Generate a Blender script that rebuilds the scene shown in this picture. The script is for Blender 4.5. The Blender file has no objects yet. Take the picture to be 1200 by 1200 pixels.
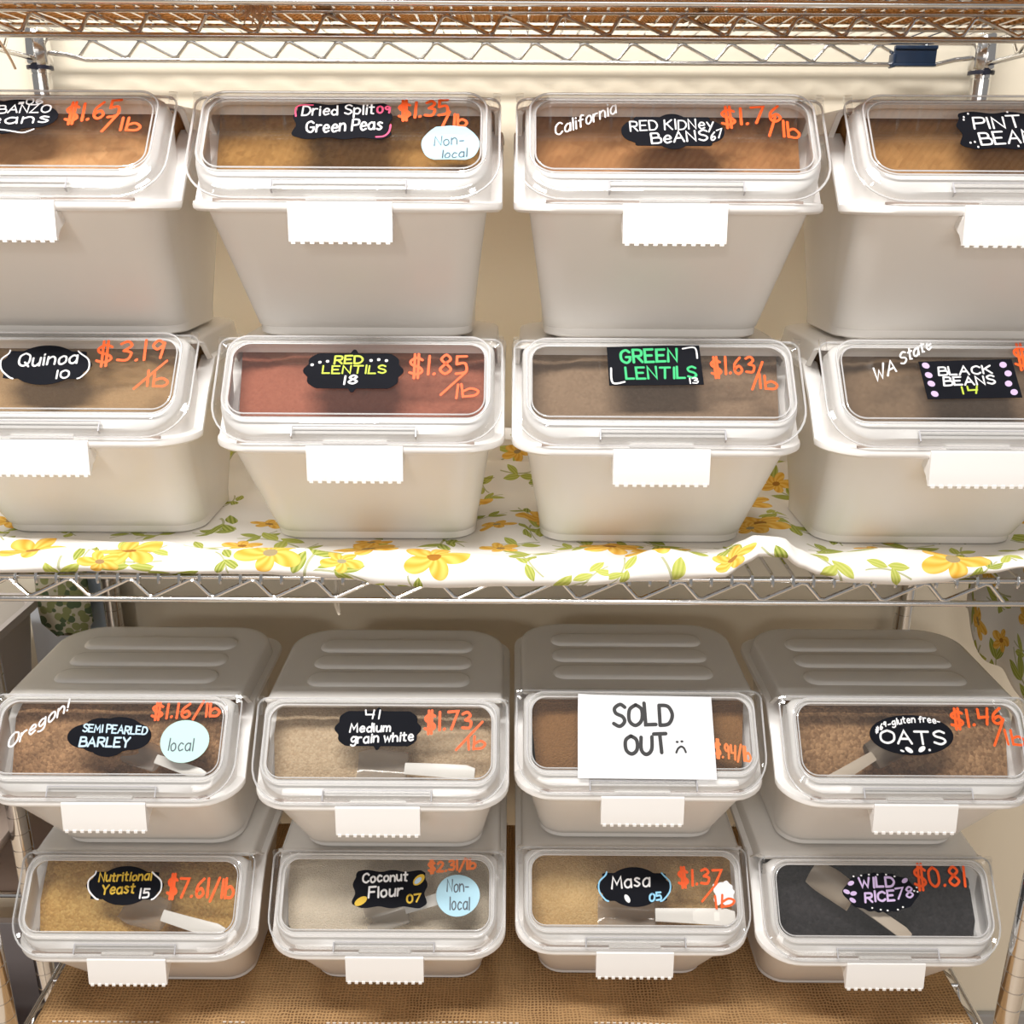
import bpy, bmesh, math, random
from mathutils import Vector, Matrix, noise
C = bpy.context.scene.collection
SC = bpy.context.scene
PI = math.pi

# ------------------------------------------------------------------ camera, world, light, exposure
cam_d = bpy.data.cameras.new('camera'); cam = bpy.data.objects.new('camera', cam_d); C.objects.link(cam)
cam_d.sensor_width = 36.0; cam_d.lens = 36.0 * 1156.8 / 1200.0
cam_d.clip_start = 0.02
cam.matrix_world = Matrix.Translation((0, 0, 1.5)) @ Matrix.Rotation(math.radians(90 - 18.51), 4, 'X') @ Matrix.Rotation(0.0057, 4, 'Z')
SC.camera = cam
world = bpy.data.worlds.new('world'); SC.world = world; world.use_nodes = True
world.node_tree.nodes['Background'].inputs[0].default_value = (1.0, 0.96, 0.925, 1)
world.node_tree.nodes['Background'].inputs[1].default_value = 0.27

def area(name, loc, target, size, sy, energy, col):
    d = bpy.data.lights.new(name, 'AREA'); d.shape = 'RECTANGLE'; d.size = size; d.size_y = sy
    d.energy = energy; d.color = col
    o = bpy.data.objects.new(name, d); C.objects.link(o); o.location = loc
    o.rotation_euler = (Vector(target) - Vector(loc)).to_track_quat('-Z', 'Y').to_euler()
    return o
area('ceiling_light_near', (-0.35, 0.08, 2.75), (-0.35, 0.60, 0.9), 1.3, 0.2, 46, (1.0, 0.972, 0.935))
area('ceiling_light_over_shelf', (-0.45, 1.13, 2.80), (-0.45, 1.2, 1.5), 1.0, 0.12, 22, (1.0, 0.972, 0.935))
area('ceiling_light_far', (-0.9, -3.1, 2.6), (0.0, 1.2, 1.3), 0.4, 0.2, 16, (1.0, 0.96, 0.90))
area('fill_light_far', (0.1, -3.4, 1.75), (0.0, 1.2, 1.3), 3.4, 0.8, 30, (1.0, 0.96, 0.92))  # added broad frontal fill for the gaps between bins, source unseen

SC.view_settings.view_transform = 'Standard'; SC.view_settings.look = 'None'
SC.view_settings.gamma = 1.0; SC.view_settings.exposure = 0.12
SC.view_settings.use_curve_mapping = False
SC.cycles.transparent_max_bounces = 24
SC.cycles.max_bounces = 12; SC.cycles.diffuse_bounces = 8
SC.cycles.caustics_reflective = False; SC.cycles.caustics_refractive = False

# ------------------------------------------------------------------ helpers
class NT:
    """small node helper"""
    def __init__(s, name):
        s.m = bpy.data.materials.new(name); s.m.use_nodes = True; s.t = s.m.node_tree; s.n = s.t.nodes; s.l = s.t.links
        s.b = s.n['Principled BSDF']; s.out = s.n['Material Output']
    def add(s, kind, **kw):
        n = s.n.new(kind)
        for k, v in kw.items():
            if k.startswith('i_'):
                key = k[2:]; key = int(key) if key.isdigit() else key.replace('_', ' ')
                s.set(n.inputs[key], v)
            else: setattr(n, k, v)
        return n
    def set(s, sock, v):
        if isinstance(v, bpy.types.NodeSocket): s.l.new(v, sock)
        else: sock.default_value = v
    def math(s, op, a, b=0.0, c=0.0):
        n = s.n.new('ShaderNodeMath'); n.operation = op
        s.set(n.inputs[0], a); s.set(n.inputs[1], b); s.set(n.inputs[2], c)
        return n.outputs[0]
    def mix(s, fac, a, b):
        n = s.n.new('ShaderNodeMix'); n.data_type = 'RGBA'
        s.set(n.inputs[0], fac); s.set(n.inputs[6], a); s.set(n.inputs[7], b)
        return n.outputs[2]
    def bump(s, h, strength=0.3, dist=0.002):
        n = s.add('ShaderNodeBump', i_Strength=strength, i_Distance=dist); s.l.new(h, n.inputs['Height'])
        s.l.new(n.outputs[0], s.b.inputs['Normal'])
def rgb(r, g, b): return (r, g, b, 1.0)
def srgb(r, g, b):
    f = lambda c: c / 12.92 if c <= 0.04045 else ((c + 0.055) / 1.055) ** 2.4
    return (f(r / 255), f(g / 255), f(b / 255), 1.0)
def plain(name, col, rough=0.5, metal=0.0, spec=0.5, nscale=0, namt=0.0):
    t = NT(name); t.b.inputs['Roughness'].default_value = rough; t.b.inputs['Metallic'].default_value = metal
    t.b.inputs['Specular IOR Level'].default_value = spec
    if nscale:
        tc = t.add('ShaderNodeTexCoord')
        n = t.add('ShaderNodeTexNoise', i_Scale=nscale, i_Detail=4.0); t.l.new(tc.outputs['Object'], n.inputs[0])
        dark = tuple(c * (1 - namt) for c in col[:3]) + (1,)
        t.l.new(t.mix(n.outputs[0], dark, col), t.b.inputs['Base Color'])
    else: t.b.inputs['Base Color'].default_value = col
    return t.m

def obj(name, bm, mats, parent=None, smooth=True, kind=None):
    bmesh.ops.recalc_face_normals(bm, faces=bm.faces)
    me = bpy.data.meshes.new(name); bm.to_mesh(me); bm.free()
    if not isinstance(mats, (list, tuple)): mats = [mats]
    for m in mats: me.materials.append(m)
    if smooth:
        for p in me.polygons: p.use_smooth = True
        me.set_sharp_from_angle(angle=math.radians(smooth if smooth is not True else 38))
    o = bpy.data.objects.new(name, me); C.objects.link(o)
    if parent: o.parent = parent
    if kind: o['kind'] = kind
    return o
def thing(name, label, cat, loc=(0, 0, 0), group=None):
    o = bpy.data.objects.new(name, None); C.objects.link(o); o.location = loc
    o.empty_display_size = 0.05
    return tag(o, label, cat, group)
def tag(o, label, cat, group=None, kind=None):
    o['label'] = label; o['category'] = cat
    if group: o['group'] = group
    if kind: o['kind'] = kind
    return o
def loft(bm, loops, closed=True, cap0=False, cap1=False, wrap=False, mi=0):
    vs = [[bm.verts.new(p) for p in lp] for lp in loops]
    n = len(vs[0]); R = list(range(len(vs) - 1))
    pairs = [(vs[i], vs[i + 1]) for i in R] + ([(vs[-1], vs[0])] if wrap else [])
    for a, b in pairs:
        for j in range(n if closed else n - 1):
            k = (j + 1) % n
            f = bm.faces.new((a[j], a[k], b[k], b[j])); f.material_index = mi
    for flag, lp in ((cap0, vs[0]), (cap1, vs[-1])):
        if flag:
            f = bm.faces.new(lp); f.material_index = mi
    return vs
def box(bm, x0, x1, y0, y1, z0, z1, mi=0, bev=0.0):
    v = [bm.verts.new((x, y, z)) for z in (z0, z1) for y in (y0, y1) for x in (x0, x1)]
    fs = [bm.faces.new([v[i] for i in q]) for q in ((0, 2, 3, 1), (4, 5, 7, 6), (0, 1, 5, 4), (2, 6, 7, 3), (0, 4, 6, 2), (1, 3, 7, 5))]
    for f in fs: f.material_index = mi
    if bev:
        es = list({e for f in fs for e in f.edges})
        bmesh.ops.bevel(bm, geom=es, offset=bev, segments=2, affect='EDGES', profile=0.5)
def plan(hw, y0, y1, rf, rb, n=7):
    """rounded rectangle in plan: front corners rf, back corners rb, counter-clockwise from front right"""
    pts = []
    for cx, cy, r, a0 in ((hw - rf, y0 + rf, rf, -90), (hw - rb, y1 - rb, rb, 0), (-hw + rb, y1 - rb, rb, 90), (-hw + rf, y0 + rf, rf, 180)):
        for k in range(n):
            a = math.radians(a0 + 90 * k / (n - 1)); pts.append((cx + r * math.cos(a), cy + r * math.sin(a)))
    # extra points along the long straight sides keep sloped loops well shaped
    out = []
    m = len(pts)
    for i in range(m):
        a, b = pts[i], pts[(i + 1) % m]; out.append(a)
        L = math.hypot(b[0] - a[0], b[1] - a[1])
        if (i + 1) % n == 0:
            for q in range(1, 6): out.append((a[0] + (b[0] - a[0]) * q / 6, a[1] + (b[1] - a[1]) * q / 6))
    return out
def tube(bm, pts, r, n=8, caps=True, mi=0, rad=None):
    pts = [Vector(p) for p in pts]; loops = []
    up = None
    for i, p in enumerate(pts):
        d = (pts[min(i + 1, len(pts) - 1)] - pts[max(i - 1, 0)])
        if d.length < 1e-9: d = Vector((0, 0, 1))
        d.normalize()
        if up is None:
            up = Vector((0, 0, 1)) if abs(d.z) < 0.9 else Vector((1, 0, 0))
        s = d.cross(up); s.normalize(); u = s.cross(d); up = u
        rr = rad[i] if rad else r
        loops.append([p + (s * math.cos(2 * PI * k / n) + u * math.sin(2 * PI * k / n)) * rr for k in range(n)])
    loft(bm, loops, True, caps, caps, mi=mi)
def lathe(bm, prof, c, n=24, mi=0, caps=True):
    loft(bm, [[(c[0] + r * math.cos(2 * PI * k / n), c[1] + r * math.sin(2 * PI * k / n), c[2] + z) for k in range(n)] for r, z in prof], True, caps, caps, mi=mi)
def catmull(pts, k=6):
    if len(pts) < 3: return [Vector(p) for p in pts]
    P = [Vector(p) for p in pts]; out = []
    for i in range(len(P) - 1):
        p0 = P[max(i - 1, 0)]; p1 = P[i]; p2 = P[i + 1]; p3 = P[min(i + 2, len(P) - 1)]
        for j in range(k):
            t = j / k
            out.append(0.5 * ((2 * p1) + (p2 - p0) * t + (2 * p0 - 5 * p1 + 4 * p2 - p3) * t * t + (3 * p1 - p0 - 3 * p2 + p3) * t ** 3))
    out.append(P[-1]); return out
def lerp(a, b, t): return a + (b - a) * t
def interp(tab, x):
    if x <= tab[0][0]: return tab[0][1]
    for (a, va), (b, vb) in zip(tab, tab[1:]):
        if x <= b:
            t = (x - a) / (b - a); t = t * t * (3 - 2 * t)
            return va + (vb - va) * t
    return tab[-1][1]
def sstep(a, b, x):
    t = min(1, max(0, (x - a) / (b - a))); return t * t * (3 - 2 * t)

# ------------------------------------------------------------------ materials
def mat_plastic():
    t = NT('white_plastic')
    tc = t.add('ShaderNodeTexCoord')
    n = t.add('ShaderNodeTexNoise', i_Scale=9.0, i_Detail=3.0); t.l.new(tc.outputs['Object'], n.inputs[0])
    t.l.new(t.mix(n.outputs[0], rgb(.79, .765, .73), rgb(.83, .805, .775)), t.b.inputs['Base Color'])
    t.b.inputs['Roughness'].default_value = 0.27
    t.b.inputs['Specular IOR Level'].default_value = 0.35
    return t.m
PLASTIC = mat_plastic()
RIMWHITE = plain('bright_white_plastic', rgb(.88, .865, .85), 0.32, nscale=12, namt=.03)
def mat_clear(name, tint, f0, rough, body=0.0, bodycol=(.8, .8, .8, 1)):
    t = NT(name); t.n.remove(t.b)
    lw = t.add('ShaderNodeLayerWeight'); lw.inputs[0].default_value = 0.5
    p = t.math('POWER', lw.outputs['Facing'], 4.5)
    R = t.math('MULTIPLY_ADD', p, 1 - f0, f0)
    tr = t.add('ShaderNodeBsdfTransparent', i_Color=tint)
    gl = t.add('ShaderNodeBsdfGlossy', i_Roughness=rough)
    base = tr.outputs[0]
    if body:
        df = t.add('ShaderNodeBsdfDiffuse', i_Color=bodycol)
        mx = t.add('ShaderNodeMixShader', i_Fac=body); t.l.new(tr.outputs[0], mx.inputs[1]); t.l.new(df.outputs[0], mx.inputs[2]); base = mx.outputs[0]
    ms = t.add('ShaderNodeMixShader'); t.l.new(R, ms.inputs[0]); t.l.new(base, ms.inputs[1]); t.l.new(gl.outputs[0], ms.inputs[2])
    t.l.new(ms.outputs[0], t.out.inputs[0])
    return t.m
CLEAR = mat_clear('clear_plastic', rgb(.985, .984, .982), .065, .025, .008, rgb(.9, .9, .9))
EDGE = mat_clear('painted_edge_gleam', rgb(.98, .98, .98), .12, .05, .5, rgb(.93, .93, .94))
SCOOPMAT = mat_clear('frosted_plastic', rgb(.95, .93, .90), .05, .12, .32, rgb(.86, .83, .78))
EDGED = plain('clear_edge_shadow', rgb(.50, .50, .53), .2)
SLOT = plain('slot_shade', rgb(.42, .34, .30), .6)
SCOOPWHITE = plain('scoop_white', rgb(.80, .77, .72), .35)
CHROME = plain('chrome', rgb(.78, .78, .78), .13, 1.0, nscale=30, namt=.05)
CHROMEDARK = plain('groove_shadow', rgb(.25, .25, .26), .3, 1.0)
BLACKP = plain('black_plastic', rgb(.012, .014, .03), .4)
NAVY = plain('navy_plastic', rgb(.012, .03, .07), .35)
CHALK = plain('chalkboard_black', rgb(.008, .009, .014), .75, spec=.12, nscale=40, namt=.4)
INK = {
    'white': plain('chalk_white', rgb(.86, .86, .88), .8),
    'orange': plain('orange_marker', rgb(1.0, .115, .012), .55),
    'faint': plain('faded_orange_marker', rgb(.88, .22, .06), .6),
    'pink': plain('pink_chalk', rgb(.86, .10, .22), .7),
    'lime': plain('lime_chalk', rgb(.50, .62, .06), .7),
    'green': plain('green_chalk', rgb(.04, .50, .18), .7),
    'lilac': plain('lilac_chalk', rgb(.60, .46, .74), .7),
    'sky': plain('pale_blue_chalk', rgb(.52, .70, .86), .7),
    'sky2': plain('blue_chalk', rgb(.28, .60, .86), .7),
    'gold': plain('gold_chalk', rgb(.72, .48, .05), .7),
    'pencil': plain('pencil_grey', rgb(.10, .12, .15), .7),
    'ink': plain('grey_ink', rgb(.035, .035, .038), .6, nscale=120, namt=.5),
}
INKS = list(INK.keys()); INKMATS = [INK[k] for k in INKS]
PAPERS = {'blue': plain('pale_blue_paper', rgb(.44, .70, .84), .8, nscale=20, namt=.05),
          'mint': plain('mint_paper', rgb(.54, .79, .75), .8, nscale=20, namt=.05),
          'paper': plain('white_paper', rgb(.82, .83, .86), .8, nscale=20, namt=.04)}
def mat_wall():
    t = NT('cream_wall_paint')
    tc = t.add('ShaderNodeTexCoord')
    n = t.add('ShaderNodeTexNoise', i_Scale=160.0, i_Detail=3.0); t.l.new(tc.outputs['Object'], n.inputs[0])
    n2 = t.add('ShaderNodeTexNoise', i_Scale=2.0, i_Detail=2.0); t.l.new(tc.outputs['Object'], n2.inputs[0])
    t.l.new(t.mix(n2.outputs[0], rgb(.84, .76, .61), rgb(.88, .80, .65)), t.b.inputs['Base Color'])
    t.b.inputs['Roughness'].default_value = .7
    t.bump(n.outputs[0], .15, .001)
    return t.m
def mat_burlap():
    t = NT('burlap')
    uv = t.add('ShaderNodeUVMap'); mp = t.add('ShaderNodeMapping'); t.l.new(uv.outputs[0], mp.inputs[0])
    nz = t.add('ShaderNodeTexNoise', i_Scale=60.0, i_Detail=2.0); t.l.new(uv.outputs[0], nz.inputs[0])
    sx = t.add('ShaderNodeSeparateXYZ'); t.l.new(uv.outputs[0], sx.inputs[0])
    wob = t.math('MULTIPLY', t.math('SUBTRACT', nz.outputs[0], .5), .006)
    P = 2 * PI / 0.0044
    wx = t.math('MULTIPLY_ADD', t.math('SINE', t.math('MULTIPLY', t.math('ADD', sx.outputs[0], wob), P)), .5, .5)
    wy = t.math('MULTIPLY_ADD', t.math('SINE', t.math('MULTIPLY', t.math('ADD', sx.outputs[1], wob), P)), .5, .5)
    h = t.math('MAXIMUM', wx, wy)
    hole = t.math('POWER', t.math('SUBTRACT', 1.0, h), .8)
    n2 = t.add('ShaderNodeTexNoise', i_Scale=9.0, i_Detail=4.0); t.l.new(uv.outputs[0], n2.inputs[0])
    mp.inputs['Scale'].default_value = (260, 18, 1)
    n3 = t.add('ShaderNodeTexNoise', i_Scale=1.0, i_Detail=3.0); t.l.new(mp.outputs[0], n3.inputs[0])
    c1 = t.mix(n2.outputs[0], rgb(.50, .30, .135), rgb(.74, .475, .24))
    c1 = t.mix(t.math('MULTIPLY', n3.outputs[0], .5), c1, rgb(.30, .165, .07))
    n4 = t.add('ShaderNodeTexNoise', i_Scale=14.0, i_Detail=3.0); t.l.new(uv.outputs[0], n4.inputs[0])
    c2 = t.mix(t.math('MULTIPLY', hole, t.math('MULTIPLY_ADD', n4.outputs[0], 2.4, -.55)), c1, rgb(.14, .07, .03))
    t.l.new(c2, t.b.inputs['Base Color']); t.b.inputs['Roughness'].default_value = .95
    t.b.inputs['Specular IOR Level'].default_value = .1
    t.bump(h, .8, .0015)
    return t.m
def mat_floral():
    """white cotton printed with golden flowers and green leaves (pattern in cloth metres)"""
    t = NT('floral_cotton')
    uv = t.add('ShaderNodeUVMap')
    col = rgb(.84, .82, .79)
    def layer(scale, off, rnd):
        mp = t.add('ShaderNodeMapping'); t.l.new(uv.outputs[0], mp.inputs[0])
        mp.inputs['Location'].default_value = off; mp.inputs['Scale'].default_value = (scale, scale, scale)
        v = t.add('ShaderNodeTexVoronoi', voronoi_dimensions='2D', i_Scale=1.0, i_Randomness=rnd)
        t.l.new(mp.outputs[0], v.inputs['Vector'])
        d = t.add('ShaderNodeVectorMath', operation='SUBTRACT'); t.l.new(mp.outputs[0], d.inputs[0]); t.l.new(v.outputs['Position'], d.inputs[1])
        cs = t.add('ShaderNodeSeparateColor'); t.l.new(v.outputs['Color'], cs.inputs[0])
        ds = t.add('ShaderNodeSeparateXYZ'); t.l.new(d.outputs[0], ds.inputs[0])
        return ds.outputs[0], ds.outputs[1], cs.outputs[0], cs.outputs[1], cs.outputs[2]
    def rot(x, y, a):
        c = t.math('COSINE', a); s = t.math('SINE', a)
        return (t.math('SUBTRACT', t.math('MULTIPLY', x, c), t.math('MULTIPLY', y, s)),
                t.math('ADD', t.math('MULTIPLY', x, s), t.math('MULTIPLY', y, c)))
    def leaf(x, y, L, W):
        # pointed leaf: |y| < W*(1-(x/L)^2)
        q = t.math('DIVIDE', x, L); e = t.math('SUBTRACT', 1.0, t.math('MULTIPLY', q, q))
        return t.math('LESS_THAN', t.math('ABSOLUTE', y), t.math('MULTIPLY', e, W))
    # stems and leaf pairs
    for scale, off, on in ((18, (0.3, 0.1, 0), .72), (12.5, (5.2, 2.7, 0), .7)):
        x, y, r1, r2, r3 = layer(scale, off, .9)
        rx, ry = rot(x, y, t.math('MULTIPLY', r1, 6.283))
        stem = t.math('MULTIPLY', t.math('LESS_THAN', t.math('ABSOLUTE', t.math('ADD', ry, t.math('MULTIPLY', t.math('MULTIPLY', rx, rx), .5))), .018),
                      t.math('LESS_THAN', t.math('ABSOLUTE', rx), .42))
        keep = t.math('LESS_THAN', r2, on)
        col = t.mix(t.math('MULTIPLY', t.math('MULTIPLY', stem, keep), .7), col, rgb(.30, .32, .08))
        for ang, dx, dy in ((.55, .16, .10), (-.6, .14, -.12), (.2, -.22, .09)):
            lx, ly = rot(t.math('SUBTRACT', rx, dx), t.math('SUBTRACT', ry, dy), t.math('ADD', ang * -1.0, t.math('MULTIPLY', r3, .6)))
            m = t.math('MULTIPLY', leaf(lx, ly, .2, .085), keep)
            vein = t.math('MULTIPLY_ADD', t.math('SINE', t.math('MULTIPLY', ly, 110.0)), .5, .5)
            g = t.mix(r3, rgb(.20, .26, .035), rgb(.46, .50, .10))
            g = t.mix(t.math('MULTIPLY', vein, .6), g, rgb(.62, .62, .20))
            col = t.mix(m, col, g)
    # flowers
    for scale, off, on, R in ((9.0, (1.7, 0.45, 0), .72, .33), (14, (8.4, 6.1, 0), .36, .32)):
        x, y, r1, r2, r3 = layer(scale, off, .75)
        rad = t.math('SQRT', t.math('ADD', t.math('MULTIPLY', x, x), t.math('MULTIPLY', t.math('MULTIPLY', y, y), 1.8)))
        ang = t.math('ADD', t.math('ARCTAN2', y, x), t.math('MULTIPLY', r1, 6.0))
        pet = t.math('MULTIPLY_ADD', t.math('ABSOLUTE', t.math('COSINE', t.math('MULTIPLY', ang, 2.5))), R * .5, R * .5)
        m = t.math('MULTIPLY', t.math('LESS_THAN', rad, pet), t.math('LESS_THAN', r2, on))
        shade = t.math('MULTIPLY_ADD', t.math('SINE', t.math('MULTIPLY_ADD', ang, 10.0, t.math('MULTIPLY', rad, 24.0))), .5, .5)
        oc = t.mix(shade, rgb(.74, .39, .05), rgb(.86, .57, .13))
        oc = t.mix(t.math('LESS_THAN', rad, R * .2), oc, t.mix(r3, rgb(.38, .16, .02), rgb(.35, .33, .20)))
        col = t.mix(m, col, oc)
    t.l.new(col, t.b.inputs['Base Color'])
    t.b.inputs['Roughness'].default_value = .85; t.b.inputs['Specular IOR Level'].default_value = .15
    n = t.add('ShaderNodeTexNoise', i_Scale=900.0); t.l.new(uv.outputs[0], n.inputs[0]); t.bump(n.outputs[0], .1, .0005)
    return t.m
def mat_rope():
    t = NT('seagrass_rope')
    tc = t.add('ShaderNodeTexCoord')
    sx = t.add('ShaderNodeSeparateXYZ'); t.l.new(tc.outputs['Object'], sx.inputs[0])
    tw = t.math('MULTIPLY_ADD', t.math('SINE', t.math('MULTIPLY', t.math('SUBTRACT', sx.outputs[1], t.math('MULTIPLY', sx.outputs[0], 1.6)), 500.0)), .5, .5)
    n = t.add('ShaderNodeTexNoise', i_Scale=45.0, i_Detail=4.0); t.l.new(tc.outputs['Object'], n.inputs[0])
    c = t.mix(n.outputs[0], rgb(.74, .45, .19), rgb(.92, .69, .40))
    c = t.mix(t.math('MULTIPLY', t.math('POWER', t.math('SUBTRACT', 1.0, tw), 2.0), .7), c, rgb(.25, .11, .03))
    t.l.new(c, t.b.inputs['Base Color']); t.b.inputs['Roughness'].default_value = .8
    t.bump(tw, .8, .003)
    tl = t.add('ShaderNodeBsdfTranslucent'); t.l.new(c, tl.inputs[0])
    ms = t.add('ShaderNodeMixShader', i_Fac=.45); t.l.new(t.b.outputs[0], ms.inputs[1]); t.l.new(tl.outputs[0], ms.inputs[2]); t.l.new(ms.outputs[0], t.out.inputs[0])
    return t.m
def mat_grain(name, c1, c2, scale, bump=.5, fine=0.5, rough=.85):
    t = NT(name); tc = t.add('ShaderNodeTexCoord')
    v = t.add('ShaderNodeTexVoronoi', i_Scale=scale); t.l.new(tc.outputs['Object'], v.inputs['Vector'])
    cs = t.add('ShaderNodeSeparateColor'); t.l.new(v.outputs['Color'], cs.inputs[0])
    n = t.add('ShaderNodeTexNoise', i_Scale=14.0, i_Detail=5.0); t.l.new(tc.outputs['Object'], n.inputs[0])
    f = t.math('ADD', t.math('MULTIPLY', cs.outputs[0], fine), t.math('MULTIPLY', n.outputs[0], 1 - fine))
    t.l.new(t.mix(f, c1, c2), t.b.inputs['Base Color']); t.b.inputs['Roughness'].default_value = rough
    t.b.inputs['Specular IOR Level'].default_value = .2
    t.bump(t.math('SUBTRACT', 1.0, v.outputs['Distance']), bump, .003)
    return t.m
WALL = mat_wall(); BURLAP = mat_burlap(); FLORAL = mat_floral(); ROPE = mat_rope()
RAFFIA = plain('raffia', rgb(.78, .56, .36), .8)

# ------------------------------------------------------------------ the setting
def struct(name, bm, m):
    o = obj(name, bm, m, smooth=False); o['kind'] = 'structure'; return o
bm = bmesh.new(); box(bm, -2.4, 2.4, 1.402, 1.502, 0, 2.9); struct('wall_back', bm, WALL)
def mat_floor():
    t = NT('vinyl_floor'); tc = t.add('ShaderNodeTexCoord')
    b = t.add('ShaderNodeTexBrick', i_Scale=3.0); t.l.new(tc.outputs['Object'], b.inputs[0])
    b.inputs['Color1'].default_value = rgb(.62, .49, .36); b.inputs['Color2'].default_value = rgb(.66, .53, .40); b.inputs['Mortar'].default_value = rgb(.35, .3, .26)
    b.inputs['Mortar Size'].default_value = .006
    t.l.new(b.outputs[0], t.b.inputs['Base Color']); t.b.inputs['Roughness'].default_value = .45
    return t.m
bm = bmesh.new(); box(bm, -2.6, 2.6, -4.4, 1.402, -.06, 0); struct('floor', bm, mat_floor())
bm = bmesh.new(); box(bm, -2.4, 2.4, 1.390, 1.402, 0, .09, bev=.003); struct('baseboard_back', bm, plain('baseboard_grey', rgb(.42, .41, .40), .5, nscale=8, namt=.1))

# ------------------------------------------------------------------ wire shelving
YF, YB, XS, XC = .92, 1.359, .594, -.005
unit = thing('wire_shelving_unit', 'chrome wire shelving unit with grooved posts carrying all the white bins', 'shelf', (XC, (YF + YB) / 2, 0))
UX, UY = XC, (YF + YB) / 2
def post(name, x, y, parent, ztop=1.9):
    bm = bmesh.new(); prof = [(.0127, 0.0)]
    z = .0254
    while z < ztop - .01:
        prof += [(.0127, z - .0009), (.0116, z - .0004), (.0116, z + .0004), (.0127, z + .0009)]; z += .0254
    prof.append((.0127, ztop))
    lathe(bm, prof, (x, y, 0), 20)
    return obj(name, bm, CHROME, parent, smooth=50)
posts = {}
for sx in (-1, 1):
    for y in (YF, YB):
        posts[(sx, y)] = post('post', sx * XS, y - UY, unit)
def zig(x0, x1, zb, zt, y, period, rise, axis=0, r=.0021):
    pts = []; x = x0; k = 0
    while x < x1:
        for fx, z in ((0.0, zb), (rise, zt)):
            px = x + fx * period
            if px < x1: pts.append((px, z))
        x += period
    # soften the corners
    out = []
    for i, (a, z) in enumerate(pts):
        if 0 < i < len(pts) - 1:
            for q in (i - 1, i + 1):
                b, zz = pts[q]; L = math.hypot(b - a, zz - z); s = .0035 / L
                out.append((a + (b - a) * s, z + (zz - z) * s))
        else: out.append((a, z))
    return [(a, y, z) if axis == 0 else (y, a, z) for a, z in out]
def wire_shelf(name, zl, parent, back_rise=.3, front_rise=.7, mid_rise=.2, label=None):
    """zl: height of the lower rods"""
    zu = zl + .025; zd = zu + .0046; e = .012
    root = bpy.data.objects.new(name, None); C.objects.link(root); root.parent = parent
    yf, yb, ym = YF - UY, YB - UY, (YF + YB) / 2 - UY
    bm = bmesh.new()
    for y in (yf, yb):
        for z in (zl, zu):
            s = 1 if y < 0 else -1
            if z == zl:
                pts = [(-XS + .014, y, z + .008), (-XS + .035, y, z + .006), (-XS + .06, y, z), (XS - .06, y, z), (XS - .035, y, z + .006), (XS - .014, y, z + .008)]
            else: pts = [(-XS + .012, y, z), (XS - .012, y, z)]
            tube(bm, pts, .0031, 10)
    for x in (-XS, XS):
        for z in (zl, zu): tube(bm, [(x, yf + .012, z), (x, yb - .012, z)], .0031, 10)
    obj('rim_rods', bm, CHROME, root)
    bm = bmesh.new()
    tube(bm, zig(-XS + .05, XS - .05, zl + .002, zu - .002, yf, .0616, front_rise), .0022, 8); obj('truss', bm, CHROME, root)
    bm = bmesh.new()
    tube(bm, zig(-XS + .05, XS - .05, zl + .002, zu - .002, yb, .0616, back_rise), .0022, 8); obj('truss', bm, CHROME, root)
    for x in (-XS, XS):
        bm = bmesh.new()
        tube(bm, zig(yf + .04, yb - .04, zl + .002, zu - .002, x, .0616, .3, 1), .0022, 8); obj('truss', bm, CHROME, root)
    bm = bmesh.new()
    tube(bm, [(-XS, ym, zl + .001), (XS, ym, zl + .001)], .0031, 10)
    tube(bm, [(-XS, ym, zu), (XS, ym, zu)], .0026, 10)
    tube(bm, zig(-XS + .02, XS - .02, zl + .003, zu - .002, ym, .0616, mid_rise), .0022, 8)
    for y in (lerp(yf, ym, .5), lerp(ym, yb, .5)): tube(bm, [(-XS, y, zu), (XS, y, zu)], .0024, 8)
    obj('stringers', bm, CHROME, root)
    bm = bmesh.new(); n = 57
    for i in range(n):
        x = -XS + .02 + i * (2 * XS - .04) / (n - 1)
        tube(bm, [(x, yf - .004, zu - .006), (x, yf - .0045, zu), (x, yf - .002, zd), (x, yf + .004, zd + .0004), (x, yb - .004, zd + .0004), (x, yb + .002, zd), (x, yb + .0045, zu)], .0017, 6)
    obj('deck_wires', bm, CHROME, root)
    for x in (-XS, XS):
        for y in (yf, yb):
            bm = bmesh.new()
            lathe(bm, [(.0155, -.006), (.0168, -.004), (.0150, .034), (.0135, .036)], (x, y, zl), 24); obj('collar', bm, CHROME, root)
            bm = bmesh.new()
            lathe(bm, [(.0128, -.0115), (.0160, -.0115), (.0160, -.0072), (.0128, -.0072)], (x, y, zl), 24)
            box(bm, x - .0035, x + .0035, y - .0180, y - .0155, zl - .0125, zl - .0062)
            obj('split_sleeve', bm, BLACKP, root)
    return root
ZT_, ZM_, ZL_ = 1.5 + .1423, 1.5 - .4031, 1.5 - .9836 - .025 - .011
wire_shelf('top_shelf', ZT_, unit); wire_shelf('middle_shelf', ZM_, unit); wire_shelf('bottom_shelf', ZL_, unit)

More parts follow.
